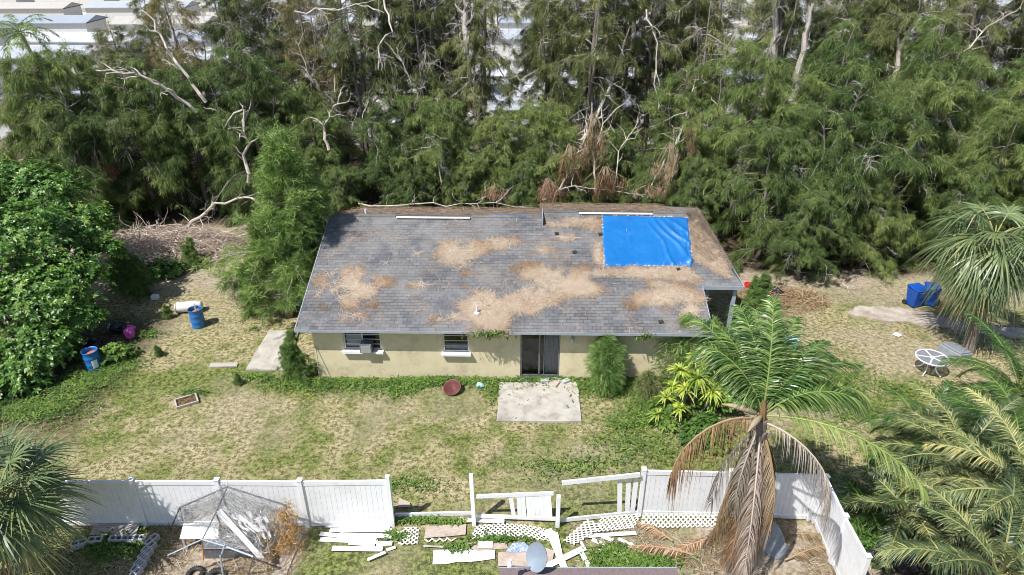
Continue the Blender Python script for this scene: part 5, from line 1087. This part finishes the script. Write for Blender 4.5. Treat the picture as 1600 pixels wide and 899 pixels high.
# ---------------------------------------------------------------- grass and weeds (uncountable)
SL = [pxpoly([(776, 660), (781, 600), (902, 598), (909, 661)]), pxpoly([(384, 580), (420, 519), (468, 519), (447, 581)]), pxpoly([(1320, 490), (1345, 479), (1420, 484), (1470, 496), (1560, 512), (1700, 522), (1700, 540), (1560, 524), (1440, 508), (1370, 502)])]
def freeground(x, y):
    k = ~((x > -8) & (x < 7.6) & (y > 22.2) & (y < 34)) 
    for s in SL: k &= ~inpoly(x, y, s) | (rng.random(len(x)) < .015)
    return k
n = 24000; cx_ = rng.uniform(-20, 23, n); cy_ = 12.4 + 22 * rng.random(n) ** 1.25; ck = rng.normal(0, .30, n); cs_ = rng.uniform(.5, 1.35, n); n *= 8; x = np.repeat(cx_, 8) + rng.normal(0, .045, n); y = np.repeat(cy_, 8) + rng.normal(0, .045, n); ck = np.repeat(ck, 8); cs_ = np.repeat(cs_, 8); g, s = masks(x, y)
k = freeground(x, y) & (np.repeat(rng.random(n // 8), 8) < .9 - .8 * s - .25 * (g < .35)) & ~((y > 34) | ((x < -8.5) & (y > 31.5))) & (np.abs(x) < y * .80 + 2); x, y, g, s, ck, cs_ = x[k], y[k], g[k], s[k], ck[k], cs_[k]
z = (fbm(x, y, 1.6, 5, 3) - .5) * .07
gr_ = np.clip(g * 1.15 - .12 + (fbm(x, y, .35, 77, 2) - .5) * 1.3 + ck * 1.2 + rng.normal(0, .12, len(x)), 0, 1)
b = B(); d = rng.normal(0, 1, (len(x), 3)) * [1, 1, .3] + [0, 0, .6]
b.blades(np.stack([x, y, z - .01], -1), d, rng.uniform(.08, .17, len(x)) * cs_ * (1 + .3 * (g > .7)), rng.uniform(.014, .036, len(x)), .4, 1, gr_, .2)
b.build('grass', M['grass'], kind='stuff', label='short patchy grass, part straw coloured and part green')
def weeds(cx, cy, n, sx, sy, lo=.05, hi=.16, dens=None): return cx + rng.normal(0, sx, n), cy + rng.normal(0, sy, n), rng.uniform(lo, hi, n)
X = []; 
xx = rng.uniform(-7.9, 6.5, 15000); xx = np.where(vn(xx, xx * 0, .6, 14) < .35, rng.uniform(-7.9, 6.5, 15000), xx); yy = 22.25 - np.abs(rng.normal(0, .5, 15000)) * (.05 + 2.0 * vn(xx, xx * 0, .8, 4) ** 1.5); X.append((xx, yy, rng.uniform(.0, .17, 15000)))
for px, py, nn, sx, sy in ((1010, 880, 900, .5, .15), (950, 880, 700, .3, .2), (960, 860, 300, .3, .1), (650, 816, 300, .5, .05), (700, 818, 300, .3, .05), (780, 845, 260, .4, .06), (716, 858, 200, .2, .1), (1045, 640, 2400, .7, .5), (985, 660, 600, .5, .3), (1120, 600, 2500, 1.0, .8), (180, 575, 900, .6, .4), (130, 600, 1600, .7, .5), (60, 640, 2500, 1.0, .5), (230, 525, 300, .3, .2), (300, 616, 200, .3, .1), (620, 840, 160, .2, .08), (470, 600, 1500, .9, .3), (400, 590, 300, .3, .1), (1310, 600, 900, 1.0, .5), (1280, 625, 800, .6, .4), (1420, 610, 400, .8, .3), (835, 632, 60, .2, .15), (812, 632, 40, .1, .1), (270, 410, 900, .8, .5), (215, 420, 500, .6, .4), (395, 465, 500, .5, .4), (1350, 650, 700, .8, .5), (180, 855, 1200, .5, .25), (1000, 700, 500, .8, .4), (900, 730, 500, 1.0, .3), (640, 760, 300, .6, .2), (880, 595, 120, .4, .1)):
    q = gp(px, py); X.append(weeds(q.x, q.y, nn, sx, sy))
x = np.concatenate([a[0] for a in X]); y = np.concatenate([a[1] for a in X]); z = np.concatenate([a[2] for a in X])
k = (y < 22.25) | (x < -8.2) | (x > 8)
for s_ in SL: k &= ~inpoly(x, y, s_) | (rng.random(len(x)) < .06)
x, y, z = x[k], y[k], z[k]
b = B(); b.blades(np.stack([x, y, z], -1), rng.normal(0, 1, (len(x), 3)) * [1, 1, .5] + [0, 0, .3], rng.uniform(.05, .17, len(x)), rng.uniform(.025, .06, len(x)), .3, 2, np.clip(rng.normal(.50, .20, len(x)) + .5 * (vn(x, y, .35, 6) - .4), 0, 1), .3, up=np.array([[0, -.2, 1.]]))
b.build('ground_cover', M['weed'], kind='stuff', label='leafy green weeds along the foot of the wall and in patches on the lawn')
for px_, py_, w_, n_, l_ in ((768, 520, .9, 260, 'leafy vine hanging from the gutter above the glass door'), (1010, 522, .5, 120, 'small leafy vine hanging from the gutter near the wall bush')):
    c_ = PD(px_, py_, 21.75); b = B(); p_ = rng.normal(0, 1, (n_, 3)) * [w_ * .4, .05, .05]; p_[:, 2] -= np.abs(rng.normal(0, .09, n_)); b.blades(p_, rng.normal(0, 1, (n_, 3)), .12, .06, .4, 2, rng.random(n_)); b.tube([(-w_ * .5, 0, 0), (0, -.02, -.03), (w_ * .5, 0, .01)], .008, 4)
    o = b.build('eave_vine', M['weed'], label=l_, cat='vine'); o.location = c_
for px_, py_, h_, n_, l_ in ((775, 585, .9, 60, 'thin dry weed standing by the wall left of the glass door'), (1035, 588, 1.0, 90, 'scraggly weed by the wall between the two bushes'), (492, 590, 1.0, 90, 'scraggly weed at the left corner of the wall')):
    q = gp(px_, py_); b = B()
    for k_ in range(5): a_ = k_ * 1.3; e_ = (math.cos(a_) * .2, math.sin(a_) * .12, h_ * random.uniform(.6, 1)); b.tube([(0, 0, 0), (e_[0] * .4, e_[1] * .4, e_[2] * .6), e_], .008, 4, t=.1); b.blades(np.array(e_)[None] * rng.uniform(.4, 1, (n_ // 5, 1)), rng.normal(0, 1, (n_ // 5, 3)), .13, .04, .3, 2, rng.random(n_ // 5))
    o = b.build('wall_weed', M['weed'], label=l_, cat='weed'); o.location = q
# brown litter on bare ground
X = []
for x0, x1, y0, y1, nn in ((-10.2, -6.3, 12.4, 14.9, 9000), (5.2, 9.6, 12.3, 15.0, 11000), (1.8, 5.4, 13.2, 14.9, 1800), (9.6, 20, 12.5, 17, 2500), (8.5, 24, 22.5, 33, 5000), (-13, -8, 12.4, 14.9, 3000), (-22, -8, 30, 37, 4500), (-8, 9, 34.8, 37, 2500)):
    X.append((rng.uniform(x0, x1, nn), rng.uniform(y0, y1, nn)))
x = np.concatenate([a[0] for a in X]); y = np.concatenate([a[1] for a in X]); k = fbm(x, y, .8, 31, 3) > .42; x, y = x[k], y[k]
b = B(); b.blades(np.stack([x, y, (fbm(x, y, 1.6, 5, 3) - .5) * .07 + rng.uniform(0, .09, len(x)) * (fbm(x, y, .6, 2, 2) > .5)], -1), rng.normal(0, 1, (len(x), 3)) * [1, 1, .22], rng.uniform(.1, .4, len(x)), rng.uniform(.012, .035, len(x)), .1, 1, rng.random(len(x)), .4, up=np.array([[0, 0, 1.]]))
b.build('leaf_litter', M['litter'], kind='stuff', label='brown straw and dead leaf litter on the bare ground')
# heap of dry brush
def brush(cx, cy, sx, sy, h, n, tw, name, label, seed=0, lm='dead'):
    r = np.random.default_rng(seed); b = B()
    x = r.uniform(-1, 1, n); y = r.uniform(-1, 1, n); k = x * x + y * y < 1; x, y = x[k], y[k]; hh = h * (1 - x * x - y * y) ** .6 * (.5 + fbm(x * 3, y * 3, 1, seed)); 
    p = np.stack([cx + x * sx, cy + y * sy, hh * r.random(len(x)) ** .5 + .02], -1); d = r.normal(0, 1, p.shape) * [1, 1, .45] + [.3, -.2, 0]
    b.blades(p, d, r.uniform(.15, .55, len(x)), r.uniform(.012, .03, len(x)), .2, 2, r.uniform(.3, 1, len(x)), .3)
    for q in range(tw):
        i = r.integers(len(x)); a = p[i] + [0, 0, .1]; v = r.normal(0, 1, 3) * [1, .8, .3]; v /= np.linalg.norm(v); L = r.uniform(.5, 1.8); pts = [a]
        for s_ in range(5): v = v + r.normal(0, .3, 3) * [1, 1, .6]; v /= np.linalg.norm(v); pts.append(pts[-1] + v * L / 5)
        for pt_ in pts: pt_[2] = max(pt_[2], .03)
        b.tube(pts, np.linspace(r.uniform(.012, .035), .005, 6), 4, t=r.uniform(.4, 1.0), cap=False)
    b.build(name, M[lm], kind='stuff', label=label)
M['brushgrey'] = leafmat('dry_brush', (.14, .11, .085), (.34, .28, .22), (.56, .49, .42), 0, .9, .1)
q = gp(275, 392); brush(q.x, q.y, 3.9, 2.2, 1.2, 9000, 520, 'brush_pile', 'wide heap of dry grey brown branches between the big bush and the young pine', 3, 'brushgrey')
q = gp(1215, 470); brush(q.x, q.y, 2.4, 1.3, .35, 3500, 40, 'yard_litter', 'dry twigs and litter on the ground right of the porch', 8)
# bare limbs seen among the pines, dead hanging sprays
def limb(name, pts, r0, label, cat='branch', nb=7, seed=0, mat='deadwood', group='bare dead limbs among the pines', L=(.5, 1.6)):
    r = np.random.default_rng(seed); p = [PD(*a) for a in pts]; o = p[0].copy(); root_pts = np.array([tuple(q - o) for q in p]); t = np.linspace(0, 1, len(p)); tt = np.linspace(0, 1, len(p) * 3); path = np.stack([np.interp(tt, t, root_pts[:, k]) for k in range(3)], -1); path[1:-1] += r.normal(0, .07, path[1:-1].shape)
    b = B(); b.tube(path, np.linspace(r0, r0 * .3, len(path)), 6)
    for k in range(nb):
        i = r.integers(2, len(path) - 1); a = path[i]; v = path[i] - path[i - 1]; v = v / np.linalg.norm(v) + r.normal(0, .6, 3); v /= np.linalg.norm(v); l = r.uniform(*L); q = [a]
        for s_ in range(5): v = v + r.normal(0, .32, 3); v /= np.linalg.norm(v); q.append(q[-1] + v * l / 5)
        b.tube(q, np.linspace(r0 * .5, .006, 6), 4, cap=False)
        if r.random() < .7: m_ = q[3]; b.tube([m_, m_ + r.normal(0, .2, 3), m_ + r.normal(0, .35, 3)], [r0 * .3, r0 * .2, .005], 3, cap=False)
    ob = b.build(name, M[mat], label=label, cat=cat, group=group); ob.location = o; return ob
limb('bare_limb', [(308, 176, 38.2), (258, 138, 37.8), (222, 118, 37.5), (185, 112, 37), (150, 110, 37)], .10, 'pale crooked bare limb reaching left at the upper left of the grove', nb=12, seed=1)
limb('bare_limb', [(322, 160, 39), (290, 115, 39), (262, 80, 39.5), (245, 40, 40), (212, 5, 40)], .11, 'long pale bare trunk slanting up to the left, upper left', nb=9, seed=2)
limb('bare_limb', [(388, 285, 36.6), (383, 230, 36.8), (380, 165, 37.2), (350, 200, 37)], .11, 'pale upright dead trunk behind the young pine', nb=9, seed=3)
limb('bare_limb', [(292, 358, 36), (330, 322, 35.6), (388, 305, 35.2), (420, 330, 34)], .09, 'pale forked limb lying over the right end of the brush pile', nb=10, seed=4)
limb('bare_limb', [(600, 0, 42), (612, 45, 40), (590, 75, 39.6), (592, 110, 39.3)], .06, 'thin white hanging limb at the top left of centre', nb=7, seed=5)
limb('bare_limb', [(460, 18, 41), (520, 15, 41), (572, 8, 41), (600, 20, 41)], .06, 'white bare limb running across near the top edge, left of centre', nb=8, seed=6)
limb('bare_limb', [(514, 235, 37.5), (505, 200, 37.7), (520, 170, 38), (535, 145, 38)], .09, 'pale forked dead stem under the olive crown', nb=8, seed=7)
limb('bare_limb', [(1010, 15, 40), (1025, 60, 39.6), (1023, 140, 39), (1038, 190, 38.6)], .05, 'long thin white limb hanging right of centre', nb=7, seed=8)
limb('bare_limb', [(885, 255, 38.5), (935, 180, 40), (960, 120, 41), (985, 40, 42)], .14, 'leaning dead trunk rising from the brown heap behind the roof', nb=10, seed=9)
limb('bare_limb', [(1045, 250, 37), (1070, 190, 38), (1088, 120, 39)], .07, 'dead limb above the hanging brown sprays', nb=9, seed=10)
limb('bare_limb', [(1460, 140, 37), (1500, 90, 38), (1540, 45, 39), (1580, 20, 39)], .06, 'white bare limb slanting up to the right at the upper right', nb=12, seed=11)
limb('bare_limb', [(1432, 210, 35), (1441, 240, 34.7), (1438, 262, 34.5)], .05, 'small white dead limb hanging at the right of the grove', nb=7, seed=12)
limb('bare_limb', [(868, 300, 37), (890, 270, 37.5), (915, 210, 38.5), (925, 160, 39)], .08, 'grey dead limb at the left of the brown heap behind the roof', nb=9, seed=13)
limb('bare_limb', [(1225, 215, 37), (1245, 130, 39), (1262, 50, 41), (1268, -20, 42)], .26, 'thick pale trunk leaning right of centre at the top', nb=4, seed=14, mat='bark')
limb('bare_limb', [(1190, 180, 39), (1205, 100, 40), (1212, 20, 41), (1215, -30, 42)], .24, 'thick grey trunk left of the leaning pale one', nb=4, seed=15, mat='bark')
limb('bare_limb', [(726, 85, 40), (727, 40, 41), (728, -20, 42)], .24, 'thick dark bare trunk at the top edge left of centre', nb=5, seed=16, mat='bark')
limb('bare_limb', [(1365, 210, 38), (1400, 110, 40), (1440, 0, 42)], .22, 'dark trunk slanting right in the upper right of the grove', nb=4, seed=17, mat='bark')
limb('bare_limb', [(690, 285, 36.8), (683, 230, 37.2), (676, 220, 37.4)], .05, 'short grey dead stem behind the left ridge', nb=6, seed=18)
def spray(px, py, D, h, w_, n, label, seed=0, tl=.25, th_=.95, k=14):
    c = PD(px, py, D); r = np.random.default_rng(seed); b = B()
    for q in range(k):
        a = np.array([r.normal(0, w_ * .35), r.normal(0, .3), r.uniform(-.1, .5) * h]); L = h * r.uniform(.25, 1.0); sw = np.array([r.normal(0, .25), r.normal(0, .2), -1]); sw /= np.linalg.norm(sw); m = n // k; t = r.random(m)
        e = a + sw * L; ax = a * (1 - t[:, None]) + e * t[:, None]; wv = .05 + .13 * np.sin(t * math.pi) ** .7 * (1 - .4 * t); p = ax + r.normal(0, 1, (m, 3)) * wv[:, None]
        b.blades(p, r.normal(0, .45, (m, 3)) + sw, r.uniform(.08, .26, m) * (1.2 - .6 * t), .024, .3, 2, np.clip(r.normal(r.uniform(tl, th_), .15, m), 0, 1))
        b.tube([(a[0] * .3, a[1], h * .7), a, e], [.02, .014, .005], 4, t=.85, cap=False)
    o = b.build('dead_spray', M['dead'], label=label, cat='dead branch', group='brown dead sprays hanging behind the roof'); o.location = c
spray(1045, 262, 36.2, 1.9, .8, 2600, 'tan dead spray hanging behind the tarp, right of centre', 1, .55, 1)
spray(890, 262, 36.8, 1.8, 1.0, 2800, 'dark brown dead spray in the heap behind the roof at the centre', 2, .1, .6, 18)
spray(925, 225, 37.2, 2.4, .9, 2800, 'upper brown dead spray caught on the leaning dead trunk', 12, .2, .8, 18)
spray(945, 282, 36.2, 1.1, 1.3, 2200, 'reddish brown dead spray just right of the heap behind the roof', 3, .0, .5, 16)
spray(855, 295, 36.0, .9, .9, 1400, 'low brown dead spray behind the step in the ridge', 13, .2, .8)
spray(1080, 215, 37, 1.3, .4, 900, 'narrow brown dead spray above the tan one', 4, .3, .9, 6)
spray(775, 300, 36.4, .6, .8, 1000, 'small pinkish brown dead spray behind the left ridge', 5, .4, .9, 10)
spray(165, 262, 37.5, 1.6, .7, 1500, 'brown dead spray in the dark gap above the brush pile', 6, .1, .5)
spray(1010, 296, 36.2, .5, 1.0, 900, 'low pale dead spray behind the tarp, at the foot of the tan one', 14, .4, 1)
limb('bare_limb', [(872, 300, 36.4), (905, 250, 37), (945, 205, 38)], .05, 'thin dead stem crossing the brown heap low down', nb=12, seed=31)
limb('bare_limb', [(930, 300, 36.2), (925, 240, 37), (945, 190, 38), (985, 150, 39)], .06, 'dead stem rising from the right of the brown heap', nb=12, seed=32)
limb('bare_limb', [(960, 290, 36.4), (968, 230, 37), (990, 200, 38), (1000, 175, 38.4)], .04, 'thin grey dead stem right of the brown heap', nb=10, seed=33)
limb('bare_limb', [(1018, 290, 36), (1040, 250, 36.8), (1062, 215, 37.4)], .05, 'dead stem slanting behind the tan spray', nb=9, seed=34)
for k_, (x_, y_, D_) in enumerate(((640, 130, 40), (560, 190, 39), (480, 110, 40.5), (765, 90, 41), (820, 150, 40), (1130, 90, 40), (1330, 150, 37.5), (1240, 260, 34.5), (1500, 230, 35), (1390, 300, 33), (110, 180, 38), (60, 120, 41), (700, 200, 39), (1170, 300, 34.5))):
    limb('bare_limb', [(x_ + 30, y_ + 40, D_ + .5), (x_, y_, D_), (x_ - 18 + 40 * (k_ % 2), y_ - 45, D_ + .4)], .035, 'thin tangled bare limb, %s among the small ones scattered over the grove' % ORD[k_], nb=11, seed=60 + k_)
limb('fallen_branch', [(850, 312, 35.5), (868, 300, 36), (905, 292, 36.2), (1000, 305, 36)], .05, 'thin pale fallen branch lying behind the right ridge', nb=10, seed=21, group='fallen branches behind the roof')
limb('fallen_branch', [(560, 318, 35.8), (640, 322, 35.6), (730, 318, 35.8), (830, 322, 35.6)], .05, 'long thin fallen branch along the rear edge of the left roof', nb=12, seed=22, group='fallen branches behind the roof')
limb('fallen_branch', [(1285, 410, 31), (1310, 440, 30), (1338, 452, 29.6)], .03, 'thin pale branch lying at the shady edge above the driveway', nb=5, seed=23, group='fallen branches behind the roof')

# ---------------------------------------------------------------- the home park beyond the trees
def home_mesh(k, L, W, H):
    root = {}
    b = B(); b.box((0, 0, H / 2), (L, W, H)); root['wall'] = b.mesh('wall'); root['wall'].materials.append(M['siding'])
    b = B(); e = .3
    b.add([(-L / 2 - e, -W / 2 - e, H), (L / 2 + e, -W / 2 - e, H), (L / 2 + e, 0, H + .7), (-L / 2 - e, 0, H + .7), (L / 2 + e, W / 2 + e, H), (-L / 2 - e, W / 2 + e, H), (-L / 2 - e, -W / 2 - e, H - .12), (L / 2 + e, -W / 2 - e, H - .12), (L / 2 + e, W / 2 + e, H - .12), (-L / 2 - e, W / 2 + e, H - .12)],
          [(0, 1, 2, 3), (3, 2, 4, 5), (6, 7, 1, 0), (9, 5, 4, 8), (6, 9, 8, 7)]); b.add([(-L / 2 - e, -W / 2 - e, H), (-L / 2 - e, 0, H + .7), (-L / 2 - e, W / 2 + e, H), (L / 2 + e, -W / 2 - e, H), (L / 2 + e, 0, H + .7), (L / 2 + e, W / 2 + e, H)], [(0, 1, 2), (3, 5, 4)])
    root['roof'] = b.mesh('roof'); root['roof'].materials.append(M['home%d' % k])
    for kx, x in enumerate(np.arange(-L / 2 + 1.5, L / 2 - 1, 2.6)): b = B(); b.box((x, -W / 2 - .02, H * .58), (1.1, .06, .9)); root['window.%d' % kx] = b.mesh('window'); root['window.%d' % kx].materials.append(M['dark'])
    b = B(); b.box((L * .3, -W / 2 - 1.6, H - .25), (5, 3, .1)); 
    for x in (-2.3, 2.3): b.box((L * .3 + x, -W / 2 - 2.9, (H - .3) / 2), (.1, .1, H - .32))
    root['carport'] = b.mesh('carport'); root['carport'].materials.append(M['white']); return root
HM_ = [home_mesh(0, 15, 6.5, 2.7), home_mesh(1, 17, 7, 2.9), home_mesh(2, 14, 6, 2.7), home_mesh(3, 18, 6.5, 2.8)]
cn = ['white', 'pale grey', 'cream', 'blue grey']
for ri, D in enumerate((58, 69, 81, 95, 112, 132, 158, 190)):
    n = int(D * 1.75 / 20) + 1; kk = {}
    for i in range(n):
        x = (i - (n - 1) / 2) * 20 + (ri % 2) * 7 - 3; k = (i * 7 + ri * 3) % 4
        if ri == 1 and i == 0: x -= 1
        root = empty('mobile_home', (x, D + random.uniform(-1, 1), 0), random.uniform(-.06, .06) + (math.pi if (i + ri) % 3 == 0 else 0), label='%s roofed single storey home beyond the grove, %s row back, %s from the left' % (cn[k], ORD[ri], ORD[i]), cat='house', group='low homes beyond the grove')
        for nm, me in HM_[k].items():
            nm = nm.split('.')[0]
            if D > 90 and nm in ('window', 'carport'): continue
            o = bpy.data.objects.new(nm, me); COL.objects.link(o); o.parent = root
# street strips between the rows
M['road'] = surf('pale_asphalt', (.40, .39, .38), (.52, .51, .50), .5, .9)
for D in (63.5, 88, 104, 145):
    b = B(); b.prism([(-D * 1.1, D - 2.3), (D * 1.1, D - 2.3), (D * 1.1, D + 2.3), (-D * 1.1, D + 2.3)], -.05, .03); b.build('road', M['road'], kind='structure', label='pale lane between rows of homes beyond the grove')
# parked cars, seen at the top left
def car(px, py, D, col, lab, rz):
    m = surf('car_paint', col, col, 3, .3); c = PD(px, py, D); root = empty('parked_car', (c.x, D, .03), rz, label=lab, cat='car', group='cars in the home park')
    prof = [(-2.2, .35), (-2.2, .8), (-1.5, .9), (-.9, 1.38), (.6, 1.4), (1.25, .95), (2.1, .82), (2.2, .35)]
    b = B(); n = len(prof); V = [(x, s * (.86 if z < 1 else .68), z) for s in (-1, 1) for x, z in prof]; b.add(V, [(i, (i + 1) % n, n + (i + 1) % n, n + i) for i in range(n)]); c_ = b.n - len(V); b.F.append(np.array([list(range(n))[::-1]])); b.F.append(np.array([list(range(n, 2 * n))])); b.build('body', m, root, bevel=.05)
    b = B()
    for s in (-1, 1): b.add([(-.85, s * .70, 1.3), (.55, s * .70, 1.32), (1.0, s * .84, .98), (-1.3, s * .84, .98)], [(0, 1, 2, 3)])
    b.build('window', M['dark'], root)
    for x in (-1.4, 1.4):
        for s in (-1, 1): b = B(); b.tube([(x, s * .78, .33), (x, s * .92, .33)], .33, 16); b.build('wheel', M['black'], root)
car(12, 18, 104, (.10, .14, .22), 'dark blue parked car at the top left corner of the photo', .1)
car(182, 58, 88, (.45, .04, .04), 'red parked car glimpsed through the trees at the upper left', .2)
car(1302, 25, 104, (.70, .50, .03), 'yellow parked van glimpsed through the trees at the top right of centre', .1)
# coconut palm in the gap at the top left
q = Vector((PD(66, 90, 60).x, 60, 0)); root = empty('coconut_palm', q, label='slender palm standing by a grey roof at the top left', cat='palm tree'); top = palm_trunk(root, 8.0, .16, .12, -1.2, 0, 0)
for k in range(16): frond(root, top, k * 2.4, R(70 - 75 * k / 16), 2.9, 1.4, 34, .7, 'palm', .3, 1, hang=.5, wd=.07, seg=2)
